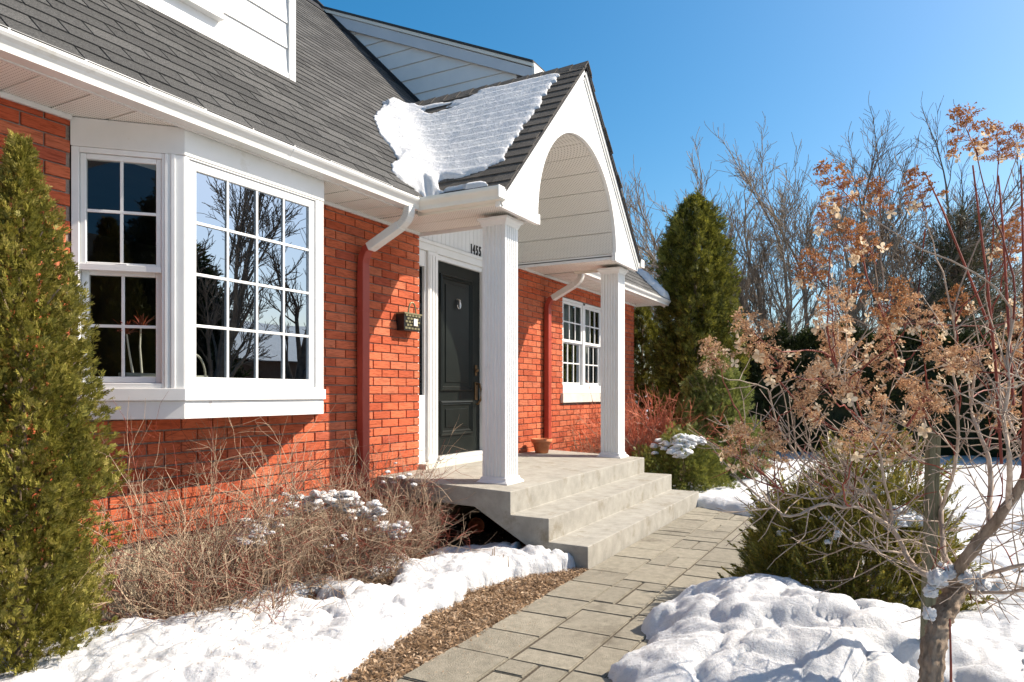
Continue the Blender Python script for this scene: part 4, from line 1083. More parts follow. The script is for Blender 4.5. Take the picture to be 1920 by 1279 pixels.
# things on the window shelf
def rosette(name, loc, n, L, m, wdt=.012, droop=.4, seed=1, label='', cat='plant', potm=None, pot=(.05, .08)):
    root = empty(name, loc, label, cat); r_ = random.Random(seed)
    if potm: MB().lathe([(0, 0), (pot[0] * .8, 0), (pot[0], pot[1]), (pot[0] * .9, pot[1]), (0, pot[1] * .9)], 0, 0, 0, 18, False).build('pot', potm, root, smooth=True)
    q = MB()
    for i in range(n):
        a = r_.uniform(0, 2 * PI); el = r_.uniform(.3, 1.35); l = L * r_.uniform(.7, 1.1); k = len(q.v); S = 6
        for j in range(S + 1):
            t_ = j / S; rr_ = l * t_ * math.cos(el); z = l * t_ * math.sin(el) - droop * l * t_ * t_ + pot[1] * .9; w2 = wdt * (1 - t_) ** .6 * (.4 + t_ if t_ < .3 else 1) + .0005
            q.v += [(rr_ * math.cos(a) - w2 * math.sin(a), rr_ * math.sin(a) + w2 * math.cos(a), z), (rr_ * math.cos(a) + w2 * math.sin(a), rr_ * math.sin(a) - w2 * math.cos(a), z)]
        for j in range(S): q.f.append((k + 2 * j, k + 2 * j + 2, k + 2 * j + 3, k + 2 * j + 1))
    q.build('leaves', m, root); return root
REDLEAF = mat('red_leaf', (0.22, 0.03, 0.02), (0.34, 0.07, 0.03), 30, 0.5)
GREENL = mat('green_leaf', (0.10, 0.13, 0.03), (0.22, 0.24, 0.08), 30, 0.5)
YELC = mat('cactus_yellow', (0.36, 0.30, 0.06), (0.55, 0.46, 0.14), 90, 0.8, .6, 200)
GREYC = mat('planter_grey', (0.22, 0.22, 0.20), (0.33, 0.33, 0.31), 20, 0.8)
WICK = mat('white_wicker', (0.62, 0.58, 0.48), (0.74, 0.70, 0.60), 50, 0.7)
shz = Z(.0455)
dr = empty('dracaena', (2.36, 3.52, shz), 'red leaved dracaena with two bare stems in a grey trough behind the side pane', 'potted plant')
MB().box(-.09, .09, -.035, .035, 0, .06).build('trough', GREYC, dr, bevel=.004)
tb = Tubes(); tb.add([(-.03, 0, .05), (-.05, 0, .16), (-.065, 0, .26)], [.006, .005, .004], 6); tb.add([(.02, 0, .05), (.015, .01, .2), (.02, .01, .30)], [.006, .005, .004], 6); tb.build('stem', WICK, dr)
for cx, cz in ((-.065, .26), (.02, .30)):
    q = rosette('tmp', (0, 0, 0), 26, .13, REDLEAF, .006, .3, int(cz * 100), pot=(0, 0)); ch_ = q.children[0]; ch_.parent = dr; ch_.location = (cx, 0, cz); bpy.data.objects.remove(q)
bk = empty('wicker_basket', (2.62, 3.42, shz), 'low white basket with an arched handle on the window shelf', 'basket')
MB().lathe([(0, 0), (.06, 0), (.075, .05), (.068, .05), (.055, .01)], 0, 0, 0, 16, False).build('bowl', WICK, bk, smooth=True)
tb = Tubes(); tb.add([(.075 * math.cos(a), 0, .04 + .13 * math.sin(a)) for a in np.linspace(0, PI, 16)], [.006] * 16, 6); tb.build('handle', WICK, bk)
for i, (cx, cy, h_, lb) in enumerate(((2.80, 3.45, .11, 'tall yellow barrel cactus next to the white basket on the window shelf'), (3.03, 3.42, .085, 'small round yellow cactus in the middle of the window shelf'))):
    c_ = empty('cactus', (cx, cy, shz), lb, 'cactus', 'cacti on the window shelf')
    MB().lathe([(0, 0), (.03, 0), (.035, .03), (.03, .03), (0, .028)], 0, 0, 0, 14, False).build('pot', WICK, c_, smooth=True)
    MB().lathe([(.022, .028), (.032, .03 + h_ * .3), (.03, .03 + h_ * .7), (.015, .03 + h_), (0, .03 + h_ * 1.02)], 0, 0, 0, 14, False).build('body', YELC, c_, smooth=True)
rosette('spider_plant', (3.20, 3.42, shz), 30, .17, GREENL, .012, .55, 5, 'bushy green plant with arching leaves at the right end of the window shelf', 'potted plant', WICK, (.045, .06))
rosette('aloe', (2.90, 3.5, shz), 16, .15, YELC, .008, .5, 9, 'yellow green plant with long drooping leaves between the two cacti', 'potted plant', WICK, (.04, .05))
vs = empty('vase', (3.36, 3.40, shz), 'white ceramic vase by the right edge of the bay window', 'vase')
MB().lathe([(0, 0), (.035, 0), (.05, .05), (.045, .10), (.02, .14), (.025, .17), (.018, .17), (.0, .05)], 0, 0, 0, 18, False).build('body', WICK, vs, smooth=True)

# ------------------------------------------------------------------ snow on the ground
def heightfield(name, xs, ys, hf, m=SNOW):
    X, Y = np.meshgrid(xs, ys, indexing='ij'); Zh = hf(X, Y)
    V = np.stack([X, Y, Zh], axis=2).reshape(-1, 3); nx, ny = len(xs), len(ys)
    i = np.arange(nx - 1)[:, None] * ny + np.arange(ny - 1)[None]; F = np.stack([i, i + ny, i + ny + 1, i + 1], axis=2).reshape(-1, 4)
    zz = Zh.ravel()[F].max(axis=1); F = F[zz > -0.045]
    used = np.unique(F); mp_ = np.full(len(V), -1); mp_[used] = np.arange(len(used))
    return np_mesh(name, V[used], mp_[F], m, None, True)
def snowh(inside, T, X, Y, edge=0.13, warp=.05, fine=1.0):
    """thickness from a signed distance `inside` (m, positive inside), puffed and lumpy"""
    d = inside + warp * fbm(X * 4.2, Y * 4.2, o=4) + .02 * fbm(X * 17, Y * 17, 3.3, 2)
    p = np.sqrt(np.clip(1 - (1 - np.clip(d / edge, 0, 1)) ** 2, 0, 1))
    big = .5 + .5 * fbm(X * 2.1 + 5, Y * 2.1, 1.7, 2); wx = X + .10 * fbm(X * 3.1, Y * 3.1, 8.0, 2); wy = Y + .10 * fbm(X * 3.3 + 7, Y * 3.3, 4.0, 2); lump = billow(wx * 3.6, wy * 3.6 + 3, 3)
    h = T * p * (.50 + .50 * big + .38 * (lump - .6) * fine) + p * (.016 * fbm(X * 13, Y * 13, 0.4, 3) + .007 * np.abs(fbm(X * 45, Y * 45, 2.4, 2))) * fine
    return np.where(d > 0, h, np.maximum(-.05, d * .6 - .012))
# left bank: between the mulch strip and the bushes
fx = np.array([0.6, 1.6, 2.0, 2.25, 2.45, 2.65, 2.95, 3.3, 3.6, 3.9, 4.15, 4.37, 4.45]); fy = np.array([1.95, 1.98, 1.99, 2.01, 2.08, 2.10, 2.15, 2.19, 2.22, 2.18, 2.02, 1.93, 1.90])
bxs = np.array([0.6, 1.3, 1.8, 2.2, 2.5, 2.8, 3.1, 3.4, 3.8, 4.2, 4.45, 4.7, 4.9]); bys = np.array([3.6, 3.5, 3.35, 3.1, 2.84, 2.70, 2.66, 2.72, 2.88, 2.96, 2.86, 2.6, 2.3])
def left_snow(X, Y):
    f_ = np.interp(X, fx, fy); b_ = np.interp(X, bxs, bys)
    ins = np.minimum(np.minimum(Y - f_, b_ - Y), np.minimum(4.42 + .35 * (Y - 1.95) - X, X - .5))
    ins = np.where(Y < 2.35, np.minimum(ins, 4.40 - X + .02), ins)
    ins = ins - .16 * sstep(.55, .0, b_ - Y) * (.6 + fbm(X * 3.4, Y * 3.4, 12.0, 3) * 1.4) * (X < 4.1)
    return snowh(ins * .85, .17 - .08 * sstep(3.7, 4.2, X) * sstep(2.2, 2.7, Y), X, Y) + .002
tag(heightfield('snow_bank', np.arange(0.4, 5.0, .0135), np.arange(1.85, 3.75, .0135), left_snow), kind='structure')
# patches left under the bushes
def patch_snow(X, Y):
    n_ = fbm(X * 2.3 + 9.0, Y * 2.9 + 2.0, 5.0, 3) - .10
    ins = np.minimum(n_ * .35, np.minimum(np.minimum(Y - 2.7, 3.55 - Y), np.minimum(X - 1.2, 4.4 - X)))
    return snowh(ins, .09, X, Y, .08, .02) + .002
tag(heightfield('snow_patches', np.arange(1.2, 4.5, .018), np.arange(2.7, 3.6, .018), patch_snow), kind='structure')
# lawn side
ex = np.array([1.0, 2.3, 2.60, 2.80, 3.0, 3.25, 3.45, 3.70, 3.95, 4.3, 4.8, 5.4, 6.0, 6.6, 7.0, 7.15, 7.35, 7.5, 7.7, 8.2, 20]); ey = np.array([0.55, 0.80, 0.93, 1.05, 0.98, 1.02, 1.13, 1.02, .78, .78, .86, .88, .98, 1.05, 1.2, 1.5, 1.78, 2.2, 2.9, 3.3, 3.3])
def right_snow(X, Y):
    e_ = np.interp(X, ex, ey); ins = np.minimum(e_ - Y, Y + 8.3)
    T = .27 - .12 * sstep(4.2, 7.0, X) - .10 * sstep(3.0, 2.3, X) - .06 * sstep(-1.0, -3.5, Y) + .10 * np.exp(-((X - 3.35) ** 2 / .18 + (Y - .52) ** 2 / .10)) + .10 * np.exp(-((X - 2.9) ** 2 / .2 + (Y - .1) ** 2 / .12))
    T = np.where(X > 7, .17, T)
    far = 1 - .75 * sstep(5.5, 9, X)
    h = snowh(ins * .8, T, X, Y, .34, .05, far * .75)
    hollow = np.exp(-(((X - 4.25) ** 2 + (Y - .2) ** 2) / .22))        # melted round the yew
    tree = np.exp(-(((X - 2.80) ** 2 + (Y + .12) ** 2) / .03))
    return np.where(h > 0, h - .16 * hollow - .12 * tree, h) + .005
gx = np.concatenate([np.arange(1.2, 7.6, .019), np.arange(7.6, 12, .05), np.geomspace(12, 90, 40)])
gy = np.concatenate([-np.geomspace(60, 3.2, 40), np.arange(-3.1, -1.2, .05), np.arange(-1.2, 2.0, .019), np.arange(2.0, 3.6, .04)])
tag(heightfield('snow_lawn', gx, gy, right_snow), kind='structure')
# snow on the porch roof and in its valley
def plane_snow(name, O, U, V, Nn, us, vs_, hf, parent=None):
    A, B = np.meshgrid(us, vs_, indexing='ij'); Hh = hf(A, B)
    O, U, V, Nn = (np.array(q, dtype=float) for q in (O, U, V, Nn))
    P = O + A[..., None] * U + B[..., None] * V + Hh[..., None] * Nn
    nu, nv = len(us), len(vs_); i = np.arange(nu - 1)[:, None] * nv + np.arange(nv - 1)[None]
    F = np.stack([i, i + nv, i + nv + 1, i + 1], axis=2).reshape(-1, 4); ok = Hh.ravel()[F].max(axis=1) > -.004; F = F[ok]
    used = np.unique(F); mp_ = np.full(nu * nv, -1); mp_[used] = np.arange(len(used))
    return np_mesh(name, P.reshape(-1, 3)[used], mp_[F], SNOW, parent, True)
LS = (PXC - e0) / S2
def roof_snow(X, Y):
    A = Y - PG; B = (X - e0) / S2; zp = PZR - (PXC - X); zm = Y - RP
    vy = zp + RP; wig = _perm[(np.floor(B / EXPP + .5).astype(np.int64) * 7919) & 65535]
    near_v = vy - Y
    left = .17 + .035 * (wig - .5) + .06 * fbm(A * 3, B * 5, 2.0, 4) + .022 * ((B / EXPP + .5) % 1.0)
    ip = np.minimum(np.minimum(A - left, LS - .02 - B + .05 * fbm(A * 4, B, 9, 2)), B - .02)
    st_ = fbm(A * 2.0 + 4, B * 11, 6.0, 3)
    b1 = 1.9 * sstep(.42, .05, B) * sstep(.05, .25, near_v) * sstep(1.1, .5, A * .9)
    b2 = 1.5 * sstep(LS - .85, LS - .1, B) * sstep(.22, .42, near_v) * sstep(1.2, .45, near_v)
    b3 = sstep(LS - .20, LS - .02, B) * .6
    ip = ip - .62 * np.maximum(np.maximum(b2, b3) * (.55 + st_), b1 * (.72 + st_))
    wob = .06 * fbm(X * 3, Y * 4, 3.0, 4) + .035 * fbm(X * 10, Y * 12, 7, 2)
    up = zm - (eave - RP)
    width = .34 * (1 - .45 * sstep(.25, .45, up) * sstep(.75, .5, up)) * sstep(-.02, .22, up) + .03
    width = width * (1 - .6 * sstep(.95, 1.5, up))
    im = np.minimum(width + near_v + wob, 1.53 - up + .05 * fbm(X * 6, Y * 2, 3, 2)); im = np.minimum(im, up - .01)
    ins = np.where(near_v > 0, ip, im)
    near = np.exp(-(near_v / .28) ** 2)
    base = (zp + zm + np.sqrt((zp - zm) ** 2 + (.20 * near * sstep(0, .1, ins)) ** 2)) / 2
    p = np.sqrt(np.clip(1 - (1 - np.clip(ins / .07, 0, 1)) ** 2, 0, 1))
    rib = (B / EXPP) % 1.0
    t = .016 + .035 * near + .010 * rib * sstep(.03, .4, near_v)
    return np.where(ins > 0, Z(base) + .014 + p * t * (1 + .30 * fbm(X * 8, Y * 8, 1.0, 3)), Z(np.maximum(zp, zm)) - .03), ins
rxs = np.arange(3.85, PXC, .0105); rys = np.arange(PG + .1, 4.75, .0105)
RX_, RY_ = np.meshgrid(rxs, rys, indexing='ij'); RZ_, RI_ = roof_snow(RX_, RY_)
i = np.arange(len(rxs) - 1)[:, None] * len(rys) + np.arange(len(rys) - 1)[None]
F = np.stack([i, i + len(rys), i + len(rys) + 1, i + 1], axis=2).reshape(-1, 4); F = F[RI_.ravel()[F].max(axis=1) > 0]
used = np.unique(F); mp_ = np.full(RX_.size, -1); mp_[used] = np.arange(len(used))
tag(np_mesh('roof_snow', np.stack([RX_, RY_, RZ_], 2).reshape(-1, 3)[used], mp_[F], SNOW, None, True), kind='structure')
def end_snow(A, B):
    ins = np.minimum(A - .12 - .10 * fbm(B * 3, A * 2, 1, 3), .50 - A); ins = np.minimum(ins, B - .02)
    p = np.sqrt(np.clip(ins / .08, 0, 1)); return np.where(ins > 0, p * .07 * (1 + .4 * fbm(A * 6, B * 6)) + .009, -.006)
tag(plane_snow('roof_snow', (10.49, 3.115, Z(3.115 - RP)), (1, 0, 0), (0, S2, S2), (0, -S2, S2), np.arange(0, .52, .02), np.arange(0, 4.5, .025), end_snow), kind='structure')

# ------------------------------------------------------------------ mulch and leaf litter
def rand_frames(n, tilt=1.0, rs=rng):
    D = rs.normal(0, tilt, (n, 3)); D[:, 2] = np.abs(D[:, 2]) + .6
    return frames(D, rs.uniform(0, 2 * PI, n))
flake = np.array([(-.5, -.16, 0), (.1, -.22, .05), (.55, .0, 0), (.05, .2, .06)]); ff = np.array([(0, 1, 2, 3)])
needle = np.array([(-1, -.03, 0), (1, -.02, .06), (1, .02, .06), (-1, .03, 0)])
parts = []
def litter(n, xr, yr, s0, s1, zf, tv, cond=None, tilt=.45):
    X = rng.uniform(*xr, n); Y = rng.uniform(*yr, n)
    if cond is not None:
        k = cond(X, Y); X, Y = X[k], Y[k]
    n = len(X); z = zf + rng.uniform(0, .018, n)
    parts.append((tv, np.stack([X, Y, z], 1), rand_frames(n, tilt), rng.uniform(s0, s1, n)))
strip = lambda X, Y: (Y < np.interp(X, fx, fy) + .10) & (Y > 1.775 + .03 * fbm(X * 5, Y * 0, 2, 2)) & (X < 4.42)
litter(17000, (0.6, 4.42), (1.76, 2.4), .011, .034, .004, flake, strip)
litter(24000, (0.6, 4.42), (1.76, 2.4), .008, .030, .006, needle, strip, .3)
litter(15000, (1.2, 4.6), (2.6, 3.6), .010, .028, .004, flake, None, .6)
litter(6000, (1.2, 4.6), (2.5, 3.6), .010, .03, .006, needle, None, .4)
litter(700, (2.0, 4.4), (1.45, 1.80), .005, .012, .022, flake, lambda X, Y: rng.random(len(X)) < (Y - 1.45) / .4, .1)
litter(1500, (4.5, 7.2), (2.6, 3.5), .01, .03, .004, flake)
for (xr, yr, n_, hf) in (((1.6, 4.3), (1.9, 2.95), 2200, left_snow), ((2.4, 6.0), (-.9, 1.1), 900, right_snow)):
    X = rng.uniform(*xr, n_); Y = rng.uniform(*yr, n_); z = hf(X, Y); k = (z > .006) & (rng.random(n_) < np.where(vnoise(X * 2, Y * 2, 3.0) > .25, .6, .12) + .8 * (z < .07)); X, Y, z = X[k], Y[k], z[k]
    parts.append((needle if hf is right_snow else flake, np.stack([X, Y, z + .004], 1), rand_frames(len(X), .3), rng.uniform(.005, .014, len(X))))
Vs, Fs, n = [], [], 0
for tv, P, R, S in parts:
    v, f = scatter(tv, ff, P, R, S); Vs.append(v); Fs.append(f + n); n += len(v)
tag(np_mesh('leaf_litter', np.concatenate(Vs), np.concatenate(Fs), LITTER), 'dry brown mulch and leaf litter along the edge of the path and under the bushes', 'mulch', kind='stuff')

# ------------------------------------------------------------------ foliage generators
def fan_template(n=9, L=1.0, seed=0):       # flat scaly spray of an arborvitae
    r_ = random.Random(seed); V = []; F = []
    def lobe(x, z, a, l, w_):
        k = len(V); c, s_ = math.cos(a), math.sin(a); b_ = r_.uniform(-.05, .05)
        for (u_, v_) in ((0, -w_ * .3), (l * .55, -w_), (l, 0), (l * .55, w_)):
            V.append((x + u_ * s_ + v_ * c, b_ + .25 * u_ * u_ * (1 if seed % 2 else -1), z + u_ * c - v_ * s_))
        F.append((k, k + 1, k + 2, k + 3))
    lobe(0, 0, 0, L, .07)
    for i in range(n):
        t_ = .12 + .75 * i / n; sd = 1 if i % 2 else -1
        lobe(0, t_ * L, sd * r_.uniform(.5, .95), L * (.62 - .38 * t_) * r_.uniform(.8, 1.1), .065)
    return np.array(V), np.array(F)
def conifer(name, label, cx, cy, z0, prof, n, size, m, seed, cat='tree', trunk_r=.04, lumps=1.0, split=None, group=None, up=.9, nf=8, lean=(0, 0)):
    rs_ = np.random.default_rng(seed)
    root = empty(name, (cx, cy, z0), label, cat, group)
    zs = np.array([p[0] for p in prof]); rd = np.array([p[1] for p in prof]); Ht = zs[-1]
    # sample height proportional to girth
    zg = np.linspace(0, Ht, 400); w_ = np.interp(zg, zs, rd) + .03; cdf = np.cumsum(w_); cdf /= cdf[-1]
    z = np.interp(rs_.random(n), cdf, zg); a = rs_.uniform(0, 2 * PI, n)
    R = np.interp(z, zs, rd) * (1 + lumps * (.22 * vnoise(np.cos(a) * 2.3 + 5 + seed, np.sin(a) * 2.3 + 5, z * 2.6 / max(Ht, 1) * 2) + .12 * vnoise(np.cos(a) * 6, np.sin(a) * 6, z * 9) + .13 * vnoise(np.cos(a) * 10, np.sin(a) * 10, z * 16) + .16 * vnoise(np.cos(a) * 3.5 + seed, np.sin(a) * 3.5, z * .5)))
    q = rs_.random(n) ** .42; gap = vnoise(np.cos(a) * 5 + 9, np.sin(a) * 5, z * 7 + seed); q = np.where(gap > .28, q * .55, q); rad = R * (.35 + .65 * q)
    P = np.stack([rad * np.cos(a) + lean[0] * z, rad * np.sin(a) + lean[1] * z, z], 1)
    D = np.stack([np.cos(a) * .75, np.sin(a) * .75, np.full(n, up)], 1) + rs_.normal(0, .38, (n, 3))
    Vs, Fs, o = [], [], 0
    for k in range(3):
        tv, tf = fan_template(nf, 1.0, seed * 3 + k); sl = slice(k, None, 3)
        v, f = scatter(tv, tf, P[sl], frames(D[sl], rs_.uniform(0, 2 * PI, len(P[sl]))), size * rs_.uniform(.6, 1.25, len(P[sl])) * (1 + .45 * (rs_.random(len(P[sl])) < .03)))
        Vs.append(v); Fs.append(f + o); o += len(v)
    np_mesh('foliage', np.concatenate(Vs), np.concatenate(Fs), m, root)
    t_ = Tubes(); t_.add([(0, 0, -.05), (lean[0] * Ht * .5, lean[1] * Ht * .5, Ht * .5), (lean[0] * Ht * .9, lean[1] * Ht * .9, Ht * .92)], [trunk_r, trunk_r * .6, .006], 8)
    for i in range(46):
        zz = rs_.uniform(.05, .85) * Ht; aa = rs_.uniform(0, 2 * PI); r1 = np.interp(zz, zs, rd) * .85
        t_.add([(lean[0] * zz, lean[1] * zz, zz), (r1 * .5 * math.cos(aa), r1 * .5 * math.sin(aa), zz + r1 * .4), (r1 * math.cos(aa), r1 * math.sin(aa), zz + r1)], [trunk_r * .3, trunk_r * .2, .003], 4)
    t_.build('trunk', BARK, root)
    return root
conifer('arborvitae', 'tall narrow yellow green arborvitae at the left edge beside the bay window', 1.585, 3.13, 0.0,
        [(0, .18), (.15, .25), (.5, .285), (.9, .275), (1.3, .225), (1.6, .165), (1.85, .105), (2.05, .055), (2.22, .015)], 27000, .037, ARBOR, 3, lumps=1.5)

# cushion of needle shoots (yew) or small leaves
def shoot_template(n=20, L=1.0, nl=.28, seed=0, wd=.035):
    r_ = random.Random(seed); V = [(-.012, 0, 0), (.012, 0, 0), (.006, 0, L), (-.006, 0, L)]; F = [(0, 1, 2, 3)]
    for i in range(n):
        t_ = .05 + .93 * i / n; sd = 1 if i % 2 else -1; a = r_.uniform(.6, 1.0); k = len(V); l = nl * r_.uniform(.8, 1.1) * (1 - .35 * t_); yb_ = r_.uniform(-.5, .5)
        dx, dz, dy = sd * l * math.sin(a), l * math.cos(a), yb_ * l
        V += [(0, 0, t_ * L - wd * .6), (dx * .5, dy * .5 - wd, t_ * L + dz * .5 - wd), (dx, dy, t_ * L + dz), (dx * .5, dy * .5 + wd, t_ * L + dz * .5 + wd)]
        F.append((k, k + 1, k + 2, k + 3))
    return np.array(V), np.array(F)
def cushion(name, label, c, rx, ry, h, n, size, m, seed, cat='shrub', tmpl=None, up=.6, lumps=.3, nl=.28, nn=20, group=None, spiky=.0):
    rs_ = np.random.default_rng(seed); root = empty(name, c, label, cat, group)
    D = rs_.normal(0, 1, (n, 3)); D[:, 2] = np.abs(D[:, 2]) * .9 - .12; D /= np.linalg.norm(D, axis=1, keepdims=True)
    lump = 1 + lumps * vnoise(D[:, 0] * 2.4 + seed, D[:, 1] * 2.4, D[:, 2] * 2.4) + lumps * .5 * vnoise(D[:, 0] * 6 + seed, D[:, 1] * 6, D[:, 2] * 6)
    q = rs_.random(n) ** .5 * .55 + .45
    P = D * np.array([rx, ry, h]) * (lump * q)[:, None]; P[:, 2] = np.maximum(P[:, 2], .01)
    DD = D + np.array([0, 0, up]) + rs_.normal(0, .35, (n, 3))
    Vs, Fs, o = [], [], 0
    for k in range(3):
        tv, tf = tmpl(7, 1.0, seed + k) if tmpl else shoot_template(nn, 1.0, nl, seed + k); sl = slice(k, None, 3); npt = len(P[sl])
        sc = size * rs_.uniform(.55, 1.15, npt) * (1 + spiky * (rs_.random(npt) < .08))
        v, f = scatter(tv, tf, P[sl], frames(DD[sl], rs_.uniform(0, 2 * PI, npt)), sc)
        Vs.append(v); Fs.append(f + o); o += len(v)
    np_mesh('foliage', np.concatenate(Vs), np.concatenate(Fs), m, root)
    t_ = Tubes()
    for i in range(40):
        d = D[i]; e_ = np.array([rx, ry, h]) * d * .85; e_[2] = max(e_[2], .05)
        t_.add([(0, 0, 0), tuple(e_ * .45 + np.array([0, 0, .05])), tuple(e_)], [.012, .007, .002], 4)
    t_.build('branches', TWIGB, root)
    return root
cushion('yew_bush', 'wide dark olive yew bush growing out of the snow right of the path', (4.27, .22, .04), .56, .54, .80, 9500, .078, YEW, 21, spiky=.9, lumps=.2)
cushion('globe_bush', 'rounded green bush with snow caps beside the top of the steps', (8.13, 2.19, .0), .57, .54, .80, 9000, .06, BOX, 33, lumps=.3, up=.3, tmpl=fan_template)

conifer('arborvitae', 'tall dense dark green cedar standing past the far end of the house', 11.5, 2.86, 0.0,
        [(0, .42), (.6, .50), (1.5, .54), (2.6, .54), (3.3, .50), (3.75, .41), (4.05, .29), (4.25, .13), (4.33, .04)], 20000, .115, ARBORD, 5, lumps=1.5, nf=6, trunk_r=.08)
conifer('arborvitae', 'dark cedar column in the gap between the house corner and the tall cedar', 12.3, 4.0, 0.0,
        [(0, .5), (1.0, .55), (1.9, .45), (2.4, .22), (2.7, .03)], 6000, .13, ARBORD, 6, lumps=1.0, nf=6, trunk_r=.06)
conifer('young_cedar', 'low bushy lighter green cedar at the foot of the tall dark cedar', 9.15, 2.02, 0.0,
        [(0, .40), (.4, .50), (.9, .46), (1.35, .30), (1.65, .06)], 9000, .085, ARBORL, 8, cat='shrub', lumps=1.2, nf=6, trunk_r=.04)

# hedge across the back of the garden
def hedge(name, label, p0, p1, th, h0, n, m, seed, group=None):
    rs_ = np.random.default_rng(seed); root = empty(name, ((p0[0] + p1[0]) / 2, (p0[1] + p1[1]) / 2, 0), label, 'hedge')
    p0 = np.array(p0); p1 = np.array(p1); u = p1 - p0; L = np.linalg.norm(u); u /= L; w_ = np.array([u[1], -u[0]])
    s_ = rs_.uniform(0, L, n); t_ = np.sign(rs_.normal(-.6, 1, n)) * rs_.random(n) ** .45 * th / 2
    hm = h0 * (1 + .07 * vnoise(s_ * 1.6, s_ * 0, 1.0) + .05 * vnoise(s_ * 5, s_ * 0, 4.0)); z = hm * np.sqrt(rs_.random(n)) ** .9
    top = rs_.random(n) < .28; z = np.where(top, hm * rs_.uniform(.9, 1.02, n), z)
    t_ = t_ * (1 + .25 * vnoise(s_ * 1.8, z * 1.5, 3.0))
    P = np.stack([p0[0] + u[0] * s_ + w_[0] * t_ - (p0[0] + p1[0]) / 2, p0[1] + u[1] * s_ + w_[1] * t_ - (p0[1] + p1[1]) / 2, z], 1)
    D = np.stack([w_[0] * np.sign(t_) * .7, w_[1] * np.sign(t_) * .7, np.full(n, .8)], 1) + rs_.normal(0, .45, (n, 3))
    tv, tf = fan_template(5, 1.0, seed); v, f = scatter(tv, tf, P, frames(D, rs_.uniform(0, 2 * PI, n)), .17 * rs_.uniform(.6, 1.25, n))
    np_mesh('foliage', v, f, m, root)
    gs = np.arange(0, L, .12); gt = np.linspace(0, 2 * PI, 25); A_2, B_2 = np.meshgrid(gs, gt, indexing='ij')
    ht = h0 * .90 + .10 * vnoise(A_2 * 2, A_2 * 0, 1.0); tt = np.cos(B_2) * th * .34 * (1 + .4 * vnoise(A_2 * 4, B_2 * 2, 2.0)); zz2 = ht * (.5 + .5 * np.sin(B_2)) ** .6 * (1 + .05 * vnoise(A_2 * 6, B_2 * 3, 5.0)) - .03
    PV = np.stack([p0[0] + u[0] * A_2 + w_[0] * tt - (p0[0] + p1[0]) / 2, p0[1] + u[1] * A_2 + w_[1] * tt - (p0[1] + p1[1]) / 2, zz2], 2).reshape(-1, 3); q1 = np.arange(len(gs) - 1)[:, None] * 25 + np.arange(24)[None]
    np_mesh('inner_growth', PV, np.stack([q1, q1 + 25, q1 + 26, q1 + 1], 2).reshape(-1, 4), m, root)
    tb = Tubes()
    k = int(L / .5)
    for i in range(k):
        c_ = p0 + u * (i + .5) * .5 - (p0 + p1) / 2
        tb.add([(c_[0], c_[1], -.05), (c_[0] + rs_.uniform(-.1, .1), c_[1], h0 * .5), (c_[0] + rs_.uniform(-.2, .2), c_[1], h0 * .95)], [.045, .03, .01], 5)
    tb.build('trunks', TREEB, root)
hedge('cedar_hedge', 'long dark clipped cedar hedge closing the snowy garden at the back', (13.4, 3.4), (15.2, -6.5), 1.3, 2.15, 34000, HEDGE, 12)

# ------------------------------------------------------------------ twiggy plants
def twig_bush(name, label, c, n, h, spread, m, mtip, seed, base_r=.25, sub=8, th=.0023, dens=.9, cat='shrub', group=None, tipf=.32, lean=(0, 0)):
    rs_ = np.random.default_rng(seed); root = empty(name, c, label, cat, group)
    T, T2 = Tubes(), Tubes()
    for i in range(int(n * dens)):
        a = rs_.uniform(0, 2 * PI); r0 = base_r * math.sqrt(rs_.random()); p = (r0 * math.cos(a), r0 * math.sin(a), -.02)
        s_ = spread * rs_.random() ** .7; a2 = a + rs_.normal(0, .6)
        d = (s_ * math.cos(a2) + lean[0], s_ * math.sin(a2) + lean[1], 1.0); L = h * rs_.uniform(.5, 1.08)
        pts, dd = wander(p, d, L, 7, .22, -.03, rs_)
        rad = np.linspace(th * 1.5, th * .5, 8); T.add(pts, rad, 3)
        for j in range(sub):
            k = rs_.integers(1, 7); q = pts[k]; dr_ = unit(np.array(pts[min(k + 1, 7)]) - np.array(pts[k - 1]))
            side = unit(dr_ + rs_.normal(0, .75, 3)); l2 = L * rs_.uniform(.18, .45)
            p2, d2 = wander(q, side, l2, 4, .17, .02, rs_)
            tip = rs_.random() < tipf; (T2 if tip else T).add(p2, np.linspace(th * .8, th * .32, 5), 3)
            for _ in range(2):
                kk = rs_.integers(1, 4); p3, _d = wander(p2[kk], unit(d2 + rs_.normal(0, .8, 3)), l2 * rs_.uniform(.3, .6), 3, .15, .0, rs_)
                (T2 if tip else T).add(p3, np.linspace(th * .55, th * .25, 4), 3)
    T.build('twigs', m, root)['kind'] = 'stuff'
    if T2.V: T2.build('young_twigs', mtip, root)['kind'] = 'stuff'
    return root
twig_bush('bare_bush', 'leafless thorny bush beside the yellow green arborvitae, tallest red shoots in front of the sill', (2.40, 3.22, 0), 80, 1.06, .6, TWIGB, TWIGR, 41, group='bare bushes along the brick wall')
twig_bush('bare_bush', 'leafless tan bush under the middle of the bay window', (2.85, 3.26, 0), 76, 1.0, .6, TWIGB, TWIGR, 42, group='bare bushes along the brick wall')
twig_bush('bare_bush', 'leafless brown bush holding clumps of snow, under the right end of the bay window', (3.28, 3.12, 0), 110, .74, .75, TWIGB, TWIGR, 43, group='bare bushes along the brick wall')
twig_bush('bare_bush', 'leafless brown bush with snow clumps in front of the first red downspout', (3.78, 3.06, 0), 120, .74, .75, TWIGB, TWIGR, 44, group='bare bushes along the brick wall')
twig_bush('bare_bush', 'leafless bush leaning over the near corner of the porch slab', (4.10, 3.28, 0), 90, .92, .5, TWIGB, TWIGR, 45, group='bare bushes along the brick wall')
